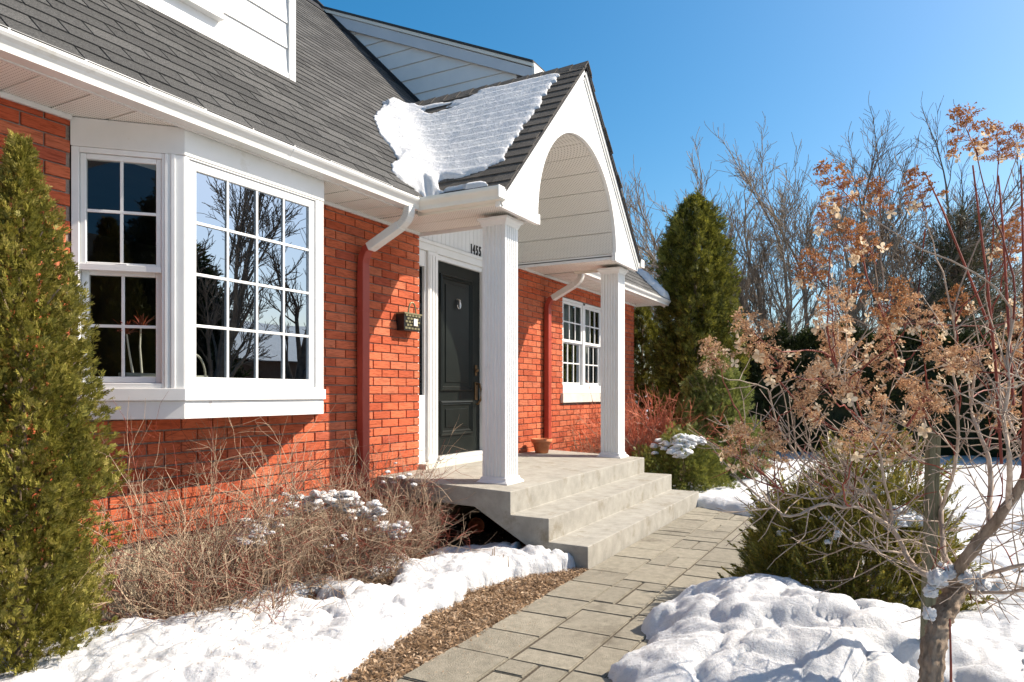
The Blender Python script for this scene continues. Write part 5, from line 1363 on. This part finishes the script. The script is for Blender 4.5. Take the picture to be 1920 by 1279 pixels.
twig_bush('bare_bush', 'low sprawling tangle of bare stems at the front edge of the planting bed', (2.50, 2.98, 0), 60, .50, 1.0, TWIGB, TWIGR, 46, group='bare bushes along the brick wall')
twig_bush('bare_bush', 'small bare reddish bush against the brick below the right window', (8.5, 3.35, 0), 90, .95, .45, TWIGB, TWIGW, 47, tipf=.7, th=.004, sub=4)
twig_bush('red_twig_dogwood', 'mass of upright red dogwood stems between the right column and the dark cedar', (9.05, 2.85, 0), 300, 1.22, .45, TWIGW, TWIGW, 48, base_r=.5, th=.0048, sub=4)
twig_bush('bare_bush', 'brown twiggy bush behind the globe bush at the foot of the cedar', (8.7, 2.6, 0), 150, .85, .5, TWIGB, TWIGW, 49, base_r=.3, th=.004, sub=4)

# snow clumps caught in shrubs
def clumps(name, label, spots, seed):
    V, F, o = [], [], 0
    b = bmesh.new(); bmesh.ops.create_icosphere(b, subdivisions=3 if len(spots) > 20 else 4, radius=1.0); b.verts.ensure_lookup_table()
    bv = np.array([v.co[:] for v in b.verts]); bf = np.array([[v.index for v in f.verts] for f in b.faces]); b.free()
    rs_ = np.random.default_rng(seed)
    for (x, y, z, sx, sy, sz) in spots:
        k = rs_.uniform(0, 50)
        d = 1 + .45 * vnoise(bv[:, 0] * 1.6 + k, bv[:, 1] * 1.6, bv[:, 2] * 1.6 + k) + .22 * vnoise(bv[:, 0] * 5 + k, bv[:, 1] * 5, bv[:, 2] * 5) + .07 * vnoise(bv[:, 0] * 11 + k, bv[:, 1] * 11, bv[:, 2] * 11)
        v = bv * d[:, None] * np.array([sx, sy, sz]); v[:, 2] = np.where(v[:, 2] < 0, v[:, 2] * .6, v[:, 2]); v += np.array([x, y, z])
        V.append(v); F.append(bf + o); o += len(v)
    return tag(np_mesh(name, np.concatenate(V), np.concatenate(F), SNOW, None, True), label, 'snow', kind='stuff')
rc_ = random.Random(2)
sp = []
for (px, py, d, n, s_) in ((470, 1000, 3.95, 5, .045), (500, 975, 4.1, 3, .03), (590, 940, 4.3, 7, .05), (640, 935, 4.4, 7, .05), (690, 960, 4.5, 6, .045), (735, 990, 4.6, 6, .05), (745, 890, 5.1, 3, .025), (800, 895, 5.0, 2, .025), (400, 1075, 3.6, 2, .02), (530, 950, 4.2, 3, .03), (640, 1010, 4.3, 3, .02), (535, 1090, 3.8, 2, .02), (250, 1000, 3.4, 2, .02)):
    if n < 3: continue
    for i in range(n * 4):
        p = at_d(px + rc_.gauss(0, 17), py + rc_.gauss(0, 9) + 4, d + rc_.uniform(-.10, .10)); k = s_ * rc_.uniform(.2, .8)
        sp.append((p.x, p.y, p.z, k * rc_.uniform(.8, 1.7), k * rc_.uniform(.8, 1.7), k * rc_.uniform(.45, .9)))
clumps('caught_snow', 'small clumps of snow caught in the bare bushes along the wall', sp, 5)
def on_bush(px, py, c, rx, ry, h, f=.93):   # where the sight line meets the bush's rounded surface
    r = Vector(ray(px, py)); o = Vector((0, 0, H)) - Vector(c); k = Vector((1 / (rx * f), 1 / (ry * f), 1 / (h * f)))
    oo = Vector((o.x * k.x, o.y * k.y, o.z * k.z)); dd = Vector((r.x * k.x, r.y * k.y, r.z * k.z))
    A = dd.dot(dd); B = 2 * oo.dot(dd); C = oo.dot(oo) - 1; q = B * B - 4 * A * C
    if q < 0: return None
    return Vector((0, 0, H)) + r * ((-B - math.sqrt(q)) / (2 * A))
sp = []
for (px, py, n, sg, s_) in ((1204, 815, 12, 7, .045), (1290, 830, 26, 15, .06), (1240, 838, 16, 16, .035), (1272, 850, 14, 9, .045), (1250, 800, 6, 12, .02), (1320, 835, 4, 8, .02)):
    for i in range(n):
        p = on_bush(px + rc_.gauss(0, sg), py + rc_.gauss(0, sg * .45), (8.13, 2.19, 0), .57, .54, .80)
        if p: k = s_ * rc_.uniform(.6, 1.25); sp.append((p.x, p.y, p.z, k * 1.2, k * 1.2, k * rc_.uniform(.5, .9)))
clumps('caught_snow', 'caps of snow lying on the globe bush beside the steps', sp, 6)
sp = []
for (px, py, n, sg, s_) in ((1700, 975, 22, 13, .045), (1560, 990, 12, 16, .02), (1690, 955, 8, 8, .035), (1468, 1003, 5, 8, .015), (1640, 925, 6, 10, .018)):
    for i in range(n):
        p = on_bush(px + rc_.gauss(0, sg), py + rc_.gauss(0, sg * .6), (4.27, .22, .04), .56, .54, .80, .98)
        if p: k = s_ * rc_.uniform(.35, 1.0); sp.append((p.x, p.y, p.z, k * 1.1, k * 1.1, k * rc_.uniform(.5, .9)))
clumps('caught_snow', 'lumps of snow resting in the yew bush', sp, 7)

# dry cut stems poking out of the snow by the steps
stems = empty('dry_stems', (4.1, 2.35, .1), 'a few short dry cut stems poking out of the snow by the steps', 'plant')
for (px, py, l) in ((903, 1060, .10), (921, 1052, .12), (925, 1050, .13), (935, 1060, .09), (940, 1052, .06), (955, 1058, .09)):
    p = at_d(px, py, 4.55); T = Tubes(); q = np.array(p) - np.array(stems.location)
    T.add([q - np.array([0, 0, .12]), q + np.array([rc_.uniform(-.02, .04), 0, l * .6])], [.004, .003], 5); T.build('stem', TWIGB, stems)

# ------------------------------------------------------------------ hydrangea tree in the right foreground
hyd = empty('hydrangea_tree', tuple(at_d(1745, 1330, 2.32)), 'small bare hydrangea tree with dried rust and cream flower heads in the snow', 'tree')
HL = Vector(hyd.location)
def hpart(o): o.parent = hyd; o.location = -HL; return o
fork = at_d(1796, 1098, 2.42)
tr = Tubes()
tp = [at_d(1738, 1400, 2.28), at_d(1746, 1330, 2.30), at_d(1745, 1270, 2.32), at_d(1750, 1210, 2.34), at_d(1764, 1160, 2.37), at_d(1784, 1125, 2.40), fork]
tpp = []; trr = []
for i in range(len(tp) - 1):
    for k in range(14):
        t_ = k / 14; p = tp[i].lerp(tp[i + 1], t_); tpp.append(np.array(p)); trr.append(.056 - .006 * (i + t_) / 6 + .004 * math.sin((i * 5 + k) * .9))
tpp.append(np.array(fork)); trr.append(.056); tpp.append(np.array(at_d(1806, 1080, 2.43))); trr.append(.03)
tq = np.array(tpp); 
for _ in range(6): tq[1:-1] = (tq[:-2] + tq[1:-1] + tq[2:]) / 3
tpp = list(tq); tr.add(tpp, [r_ * .66 for r_ in trr], 56)
tv = tr.V[0]; c_ = np.repeat(np.array(tpp), 56, 0); dv = tv - c_
k_ = 1 + .13 * vnoise(dv[:, 0] * 60, dv[:, 1] * 60, tv[:, 2] * 6) - .11 * np.abs(vnoise(dv[:, 0] * 190, dv[:, 1] * 190, tv[:, 2] * 20)) + .12 * vnoise(dv[:, 0] * 300, dv[:, 1] * 300, tv[:, 2] * 70)
tr.V[0] = c_ + dv * k_[:, None]
hpart(tr.build('trunk', BARK))
limbs = [
    ([(1796, 1098, 2.42), (1720, 1070, 2.45), (1695, 1040, 2.5), (1672, 985, 2.5), (1640, 930, 2.55), (1600, 890, 2.6), (1560, 850, 2.65)], .022, .007),
    ([(1695, 1040, 2.5), (1650, 1030, 2.4), (1600, 1015, 2.3), (1590, 1010, 2.3)], .008, .004),
    ([(1672, 985, 2.5), (1610, 950, 2.4), (1550, 945, 2.35), (1480, 965, 2.35), (1450, 955, 2.4), (1440, 925, 2.5)], .012, .005),
    ([(1640, 930, 2.55), (1560, 900, 2.7), (1500, 865, 2.75), (1460, 800, 2.8), (1440, 730, 2.8)], .009, .005),
    ([(1796, 1098, 2.42), (1770, 1030, 2.5), (1765, 960, 2.6), (1750, 880, 2.65), (1735, 800, 2.7), (1700, 720, 2.7), (1670, 640, 2.7)], .020, .006),
    ([(1765, 960, 2.6), (1790, 880, 2.5), (1800, 790, 2.45), (1785, 700, 2.45), (1790, 620, 2.4)], .013, .005),
    ([(1796, 1098, 2.42), (1805, 1050, 2.35), (1850, 1000, 2.3), (1890, 950, 2.25), (1930, 880, 2.2), (1960, 780, 2.2)], .036, .018),
    ([(1850, 1000, 2.3), (1860, 920, 2.4), (1850, 840, 2.4), (1820, 760, 2.45), (1830, 660, 2.4)], .018, .006),
    ([(1890, 950, 2.25), (1895, 870, 2.1), (1880, 790, 2.1), (1890, 700, 2.1), (1900, 600, 2.1)], .016, .006),
    ([(1930, 880, 2.2), (1900, 800, 2.3), (1870, 720, 2.35), (1860, 640, 2.4)], .010, .005),
    ([(1805, 1090, 2.4), (1850, 1075, 2.3), (1900, 1062, 2.2), (1960, 1050, 2.1)], .014, .010),
    ([(1796, 1098, 2.42), (1830, 1115, 2.3), (1900, 1110, 2.2), (1960, 1090, 2.1)], .012, .008),
    ([(1672, 985, 2.5), (1660, 900, 2.45), (1640, 830, 2.4), (1600, 760, 2.4), (1570, 690, 2.4)], .010, .005),
    ([(1640, 930, 2.55), (1580, 925, 2.5), (1520, 935, 2.5), (1470, 925, 2.5), (1420, 880, 2.55), (1400, 820, 2.6)], .008, .004),
    ([(1750, 880, 2.65), (1690, 840, 2.8), (1640, 790, 2.9), (1600, 700, 2.9)], .009, .005),
]
nodes = []
for (pts, r0, r1) in limbs:
    P = [np.array(at_d(*p)) for p in pts]; Q = []
    for i in range(len(P) - 1):
        for k in range(4): Q.append(P[i] + (P[i + 1] - P[i]) * k / 4 + rng.normal(0, .006, 3))
    Q.append(P[-1]); Q = np.array(Q); Q[1:-1] = (Q[:-2] + 2 * Q[1:-1] + Q[2:]) / 4
    T = Tubes(); R = np.linspace(r0 * (.6 if r0 > .03 else .52), r1 * .55, len(Q)) * (1 + .12 * rng.random(len(Q)))
    T.add(Q, R, 9 if r0 > .015 else 6); hpart(T.build('branch', BARK if r0 > .03 else TWIGG))
    for i in range(2, len(Q)): nodes.append((Q[i], unit(Q[i] - Q[i - 1]), R[i]))
NP = np.array([n[0] for n in nodes])
# flower heads
heads_px = [(1830, 282), (1872, 300), (1908, 292), (1850, 335), (1600, 378), (1650, 400), (1735, 392), (1712, 425), (1555, 442), (1582, 482), (1640, 488), (1722, 498), (1900, 452), (1882, 490), (1530, 530), (1562, 562), (1612, 560), (1655, 598), (1695, 622), (1762, 528), (1792, 592), (1742, 632), (1562, 622), (1500, 640), (1542, 682), (1435, 645), (1352, 690), (1402, 668), (1622, 682), (1682, 702), (1792, 690), (1852, 562), (1902, 602), (1882, 652), (1762, 762), (1702, 742), (1642, 752), (1562, 742), (1542, 792), (1582, 802), (1652, 802), (1742, 792), (1602, 842), (1432, 782), (1432, 842), (1392, 862), (1452, 882), (1822, 762), (1872, 802), (1702, 852), (1902, 702), (1780, 830), (1480, 700), (1505, 750), (1590, 650), (1690, 555), (1840, 700), (1668, 660)]
def head_mesh(seed):
    rs_ = np.random.default_rng(seed); n = 760
    t_ = rs_.random(n) ** .8; a = rs_.uniform(0, 2 * PI, n); env = np.interp(t_, [0, .2, .5, .8, 1], [.35, .9, .95, .6, .12]); q = rs_.random(n) ** .4
    um = 17; ut = np.linspace(.04, 1, um); ua = np.arange(um) * 2.4 + rs_.normal(0, .3, um); ue = np.interp(ut, [0, .2, .5, .8, 1], [.5, .95, .85, .5, .05]) * rs_.uniform(.75, 1.1, um)
    U = np.stack([ue * np.cos(ua) * .46, ue * np.sin(ua) * .46, ut * 1.15], 1) * .135
    w_ = rs_.integers(0, um, n); P = U[w_] + rs_.normal(0, 1, (n, 3)) * np.array([.0115, .0115, .0045])
    pet = np.array([(0, -.5, 0), (.5, -.25, .15), (1, 0, 0), (.5, .3, .15)]) - np.array([.5, 0, 0])
    V1, F1 = scatter(pet, ff, P, frames(rs_.normal(0, 1, (n, 3)), rs_.uniform(0, 6, n)), rs_.uniform(.007, .0150, n))
    me1 = (V1, F1)
    T = Tubes()
    T.add([(0, 0, -.02), (0, 0, .07), (0, 0, .13)], [.0022, .0015, .0006], 4)
    for i in range(26):
        tt = rs_.random(); aa = rs_.uniform(0, 2 * PI); l = .05 * np.interp(tt, [0, .3, 1], [.8, 1, .2]); z0 = tt * .12
        T.add([(0, 0, z0), (l * .6 * math.cos(aa), l * .6 * math.sin(aa), z0 + l * .3), (l * math.cos(aa), l * math.sin(aa), z0 + l * .6)], [.001, .0008, .0005], 3)
    # cream sepals: four rounded petals each
    Vc, Fc, o = [], [], 0
    k = rs_.integers(4, 9)
    for i in range(k):
        aa = rs_.uniform(0, 2 * PI); tt = rs_.uniform(0, .45); r_ = .5 * .125 * np.interp(tt, [0, .3, 1], [.9, 1.15, .6]); c = np.array([r_ * math.cos(aa), r_ * math.sin(aa), tt * .13]); D = np.array([[math.cos(aa) + rs_.normal(0, .4), math.sin(aa) + rs_.normal(0, .4), rs_.normal(.2, .5)]])
        Rm = frames(D, np.array([rs_.uniform(0, 6)]))[0]; s_ = rs_.uniform(.012, .0225)
        for q_ in range(4):
            b = q_ * PI / 2 + rs_.normal(0, .12); pts = [(0, 0, 0)]
            for ang, rad in ((-.55, .75), (-.3, 1.05), (0, 1.15), (.3, 1.05), (.55, .75)): pts.append((rad * math.cos(b + ang), rad * math.sin(b + ang), .18 * rad * rad + .1 * math.sin(ang * 4 + q_)))
            pts = np.array(pts) * s_; vv = pts @ Rm.T + c; Vc.append(vv); Fc += [(o, o + 1, o + 2, o + 3), (o, o + 3, o + 4, o + 5)]; o += 6
    return me1, (np.concatenate(T.V), np.concatenate(T.F)), (np.concatenate(Vc), np.array(Fc))
HM = []
def quick(name, vf, m):
    o = np_mesh(name, vf[0], vf[1], m); me = o.data; bpy.data.objects.remove(o); return me
for s_ in range(6):
    a, b, c = head_mesh(100 + s_)
    HM.append((quick('florets', a, PETALB), quick('florets', a, PETALD), quick('stalk', b, TWIGR), quick('sepals', c, PETALC)))
rh = random.Random(9)
for i, (px, py) in enumerate(heads_px):
    if i % 4 == 3: continue
    d = 2.4 + rh.uniform(-.25, .35)
    if px > 1800 and py < 500: d = 2.25 + rh.uniform(-.1, .1)
    P = np.array(at_d(px, py, d))
    # nearest node that lies lower
    dd = np.linalg.norm(NP - P, axis=1) + np.where(NP[:, 2] > P[2] - .05, .5, 0) + np.array([rh.uniform(0, .12) for _ in NP])
    j = int(np.argmin(dd)); S0, d0, r0 = nodes[j]; L = np.linalg.norm(P - S0)
    tipdir = unit(P - S0 + np.array([0, 0, .35 * L]))
    c1 = S0 + d0 * L * .35; c2 = P - tipdir * L * .35; pts = []
    for t_ in np.linspace(0, 1, 9): pts.append((1 - t_) ** 3 * S0 + 3 * (1 - t_) ** 2 * t_ * c1 + 3 * (1 - t_) * t_ * t_ * c2 + t_ ** 3 * P + rng.normal(0, .003, 3) * (0 < t_ < 1))
    T = Tubes(); T.add(pts, np.linspace(.0034, .0016, 9), 5); hpart(T.build('shoot', TWIGR if rh.random() < .55 else TWIGG))
    q = Vector(tipdir + np.array([rh.uniform(-.25, .25), rh.uniform(-.25, .25), 0])).to_track_quat('Z', 'Y')
    a, a2, b, c = HM[rh.randint(0, 5)]; sc = rh.uniform(.66, 1.0); a = a2 if py + rh.uniform(-90, 90) < 590 else a
    fh = bpy.data.objects.new('flower_head', b); COL.objects.link(fh); fh.parent = hyd; fh.location = Vector(P) - HL; fh.rotation_mode = 'QUATERNION'; fh.rotation_quaternion = q; fh.scale = (sc,) * 3
    for nm, me in (('florets', a), ('sepals', c)):
        o = bpy.data.objects.new(nm, me); COL.objects.link(o); o.parent = fh; o['kind'] = 'stuff'
# long red shoots
for pts in ([(1878, 870, 2.2), (1868, 700, 2.2), (1850, 520, 2.2), (1835, 400, 2.2), (1824, 310, 2.2)], [(1900, 760, 2.15), (1888, 560, 2.2), (1880, 420, 2.2), (1872, 330, 2.22)], [(1918, 900, 2.2), (1921, 600, 2.2), (1917, 400, 2.2), (1914, 310, 2.2)],
            [(1850, 600, 2.5), (1810, 500, 2.5), (1770, 400, 2.5), (1735, 325, 2.5)], [(1783, 1330, 2.15), (1783, 1250, 2.15), (1781, 1160, 2.17)], [(1690, 700, 2.6), (1660, 600, 2.6), (1625, 520, 2.6), (1610, 440, 2.6)],
            [(1700, 800, 2.4), (1740, 740, 2.4), (1720, 560, 2.4), (1735, 430, 2.4)], [(1420, 640, 2.7), (1440, 690, 2.7), (1500, 760, 2.7), (1560, 800, 2.65)]):
    T = Tubes(); T.add([np.array(at_d(*p)) for p in pts], np.linspace(.0046, .0024, len(pts)), 6); hpart(T.build('shoot', TWIGR))
# bare side twigs
T, T2 = Tubes(), Tubes()
for i in range(270):
    S0, d0, r0 = nodes[rng.integers(0, len(nodes))]
    if S0[2] > H + .12 and rng.random() < .7: continue
    d = unit(d0 * .4 + rng.normal(0, .75, 3) + np.array([0, 0, .25])); L = rng.uniform(.08, .34)
    p, dd = wander(S0, d, L, 5, .16, .05); tt = T2 if rng.random() < .14 else T; tt.add(p, np.linspace(.0027, .0012, 6), 4)
    for _ in range(2):
        k = rng.integers(1, 5); p2, _ = wander(p[k], unit(dd + rng.normal(0, .8, 3)), L * rng.uniform(.25, .6), 3, .14, .04); tt.add(p2, np.linspace(.0022, .0011, 4), 3)
hpart(T.build('side_twigs', TWIGG))['kind'] = 'stuff'
hpart(T2.build('side_twigs', TWIGR))['kind'] = 'stuff'
# snow in the fork
sp = []
for (px, py, d, sx, sz) in ((1775, 1072, 2.38, .035, .03), (1757, 1090, 2.36, .028, .035), (1745, 1110, 2.35, .022, .03), (1795, 1068, 2.4, .03, .02), (1826, 1088, 2.33, .034, .03), (1842, 1100, 2.3, .022, .02), (1743, 1155, 2.3, .018, .024)):
    p = at_d(px, py, d); sp.append((p.x, p.y, p.z, sx, sx, sz))
clumps('caught_snow', 'snow packed into the fork of the hydrangea trunk', sp, 8)
# stake
skp = at_d(1738, 1250, 2.62)
sk = empty('wooden_stake', tuple(skp), 'weathered grey green wooden stake standing in the snow against the hydrangea trunk', 'stake')
ztop = at_d(1738, 800, 2.62).z
MB().box(-.022, .004, -.014, .014, -.25, ztop - skp.z).build('board', WOODG, sk, bevel=.003)
MB().box(.0045, .022, -.012, .012, -.25, ztop - skp.z - .03).build('batten', WOODG, sk, bevel=.003)
sk.rotation_euler = (math.radians(1.0), math.radians(1.0), YAW - PI / 2)

# ------------------------------------------------------------------ bare trees beyond the hedge
def bare_tree(name, label, base, stems, h, m, seed, levels=4, r0=.11, fan=.45, dens=1.0, group=None, tw=.006, lift=.05):
    rs_ = np.random.default_rng(seed); root = empty(name, base, label, 'tree', group); Tm, Tb = Tubes(), Tubes()
    def rec(p, d, L, r, lv):
        n = 6 if lv < 2 else 4
        pts, dd = wander(p, d, L, n, .045 + .03 * lv, lift * .6, rs_)
        r1 = max(r * .52, tw * .6)
        (Tm if lv == 0 else Tb).add(pts, np.linspace(r, r1, n + 1), 7 if lv == 0 else (5 if lv < 2 else 3))
        if lv >= levels: return
        kids = int(rs_.integers(3, 5) * dens + (lv > 1) * rs_.integers(1, 3))
        for k in range(kids):
            t_ = rs_.uniform(.22, 1.0); i = min(int(t_ * n), n - 1); q = pts[i] + (pts[i + 1] - pts[i]) * (t_ * n - i)
            dr_ = unit(pts[i + 1] - pts[i]); ax = rs_.normal(0, 1, 3); ax -= ax.dot(dr_) * dr_; ax = unit(ax)
            an = rs_.uniform(.26, .66); nd_ = unit(dr_ * math.cos(an) + ax * math.sin(an) + np.array([0, 0, lift * 2]))
            rec(q, nd_, L * rs_.uniform(.45, .72) * (1 - .25 * t_), max(r * (1 - .45 * t_) * .55, tw * .5), lv + 1)
        rec(pts[-1], unit(dd + rs_.normal(0, .12, 3)), L * .6, r1, lv + 1)
    for i in range(stems):
        f_ = (i / (stems - 1) * 2 - 1) if stems > 1 else 0
        d = np.array([RT[0], RT[1], 0]) * f_ * fan + np.array([FW[0], FW[1], 0]) * rs_.uniform(-.25, .25) + np.array([0, 0, 1.0])
        rec(np.array([RT[0] * f_ * .35, RT[1] * f_ * .35, -.1]), d, h * .42 * rs_.uniform(.85, 1.1), r0 * rs_.uniform(.7, 1.0), 0)
    Tm.build('trunk', m, root); Tb.build('crown', m, root); return root
def gpos(px, d): p = at_d(px, 737, d); return (p.x, p.y, 0)
bare_tree('bare_tree', 'widest bare tree with many fanned trunks, left of centre beyond the hedge', gpos(1500, 19), 13, 9.8, TREEG, 61, 4, .11, 1.2, 1.25, 'bare trees beyond the hedge', .0115)
bare_tree('bare_tree', 'tallest bare tree with an open crown rising between the hydrangea flowers', gpos(1665, 21), 3, 10.2, TREEB, 62, 4, .12, .35, 1.25, 'bare trees beyond the hedge', .011)
bare_tree('bare_tree', 'pale bare tree crowded at the right edge of the photo behind the flower heads', gpos(1850, 20), 5, 7.9, TREEG, 63, 4, .10, .7, 1.15, 'bare trees beyond the hedge', .010)
bare_tree('bare_tree', 'slender bare tree partly hidden by the tall dark cedar', gpos(1330, 24), 4, 8.8, TREEG, 64, 4, .09, .6, 1.15, 'bare trees beyond the hedge', .010)
# thin scrub low behind the hedge
bare_tree('bare_thicket', 'low thicket of thin bare stems just above the top of the hedge', gpos(1600, 24), 9, 4.6, TREEB, 65, 3, .05, 1.6, 1.1, None, .009)
# pine
def pine(name, label, base, h, m, seed):
    rs_ = np.random.default_rng(seed); root = empty(name, base, label, 'tree'); T = Tubes(); T.add([(0, 0, 0), (.1, 0, h * .5), (0, .05, h)], [.14, .09, .02], 7)
    Ps, Ds = [], []
    for i in range(120):
        z = h * (.25 + .73 * rs_.random()); a = rs_.uniform(0, 2 * PI); L = (1 - z / h) * 2.2 * rs_.uniform(.6, 1.1) + .35
        d = np.array([math.cos(a), math.sin(a), rs_.uniform(-.05, .3)]); pts, dd = wander((0, 0, z), d, L, 5, .1, .05, rs_); T.add(pts, np.linspace(.03, .008, 6), 4)
        for k in range(int(26 * L)):
            q = pts[rs_.integers(1, 6)] + rs_.normal(0, .16, 3); Ps.append(q); Ds.append(d + rs_.normal(0, .6, 3) + np.array([0, 0, .5]))
    T.build('trunk', TREEB, root); P = np.array(Ps); D = np.array(Ds); tv, tf = shoot_template(9, 1.0, .55, seed, .03)
    v, f = scatter(tv, tf, P, frames(D, rs_.uniform(0, 6, len(P))), .24 * rs_.uniform(.6, 1.2, len(P))); np_mesh('foliage', v, f, m, root)
pine('pine_tree', 'shaggy brownish green pine behind the hydrangea at the right', gpos(1800, 17.5), 5.6, PINE, 71)

# ------------------------------------------------------------------ across the street, seen only in the window glass
bare_tree('bare_tree', 'big spreading bare tree mirrored in the front panes of the bay window', (13.5, -10.5, 0), 4, 10.0, TREEB, 81, 4, .15, .5, 1.2, None, .014)
bare_tree('bare_tree', 'bare tree mirrored in the right hand panes of the bay window', (18.5, -12.0, 0), 2, 10.5, TREEB, 82, 4, .24, .3, 1.1, None, .014)
conifer('spruce_tree', 'dark spruce mirrored in the lower panes of the bay window', 14.5, -13.5, 0, [(0, 2.2), (2, 1.9), (5, .9), (7.2, .05)], 6000, .45, HEDGE, 83, nf=4, trunk_r=.2)
conifer('spruce_tree', 'dark spruce mirrored in the side panes of the bay window', -6.5, -3.4, 0, [(0, 1.9), (2, 1.6), (4, .8), (5.6, .05)], 6000, .35, HEDGE, 84, nf=4, trunk_r=.2)
nh = empty('neighbour_house', (22, -19, 0), 'low house with a snowy roof mirrored in the bay window', 'house')
MB().box(-6, 6, -3, 3, 0, 2.5).build('wall', mat('neighbour_brick', (.16, .09, .06), (.2, .12, .09), 8, .9), nh)
MB().prism([(-3.6, 2.5), (3.6, 2.5), (0, 4.4)], 0, -6.5, 6.5).build('roof', SNOW, nh)
nh2 = empty('neighbour_house', (-13, -7.5, 0), 'house with a dark gable mirrored in the side panes of the bay window', 'house')
MB().box(-3, 3, -5, 5, 0, 3).build('wall', SIDING, nh2); MB().prism([(-3.6, 3.0), (3.6, 3.0), (0, 5.4)], 1, -5.5, 5.5).build('roof', SHING, nh2)
lp = empty('street_lamp', (-3.2, -.6, 0), 'dark curved street lamp mirrored in the side panes of the bay window', 'lamp')
T = Tubes(); T.add([(0, 0, 0), (0, 0, 3.0), (.02, 0, 4.6), (.2, .1, 5.0), (.6, .3, 5.15), (1.0, .5, 5.1)], [.08, .07, .06, .055, .05, .045], 8); T.build('post', BLACKP, lp)
MB().box(.9, 1.4, .42, .62, 4.98, 5.1).build('lamp_head', BLACKP, lp, bevel=.03)
print('objects', len(scene.objects), 'faces', sum(len(m.polygons) for m in bpy.data.meshes))
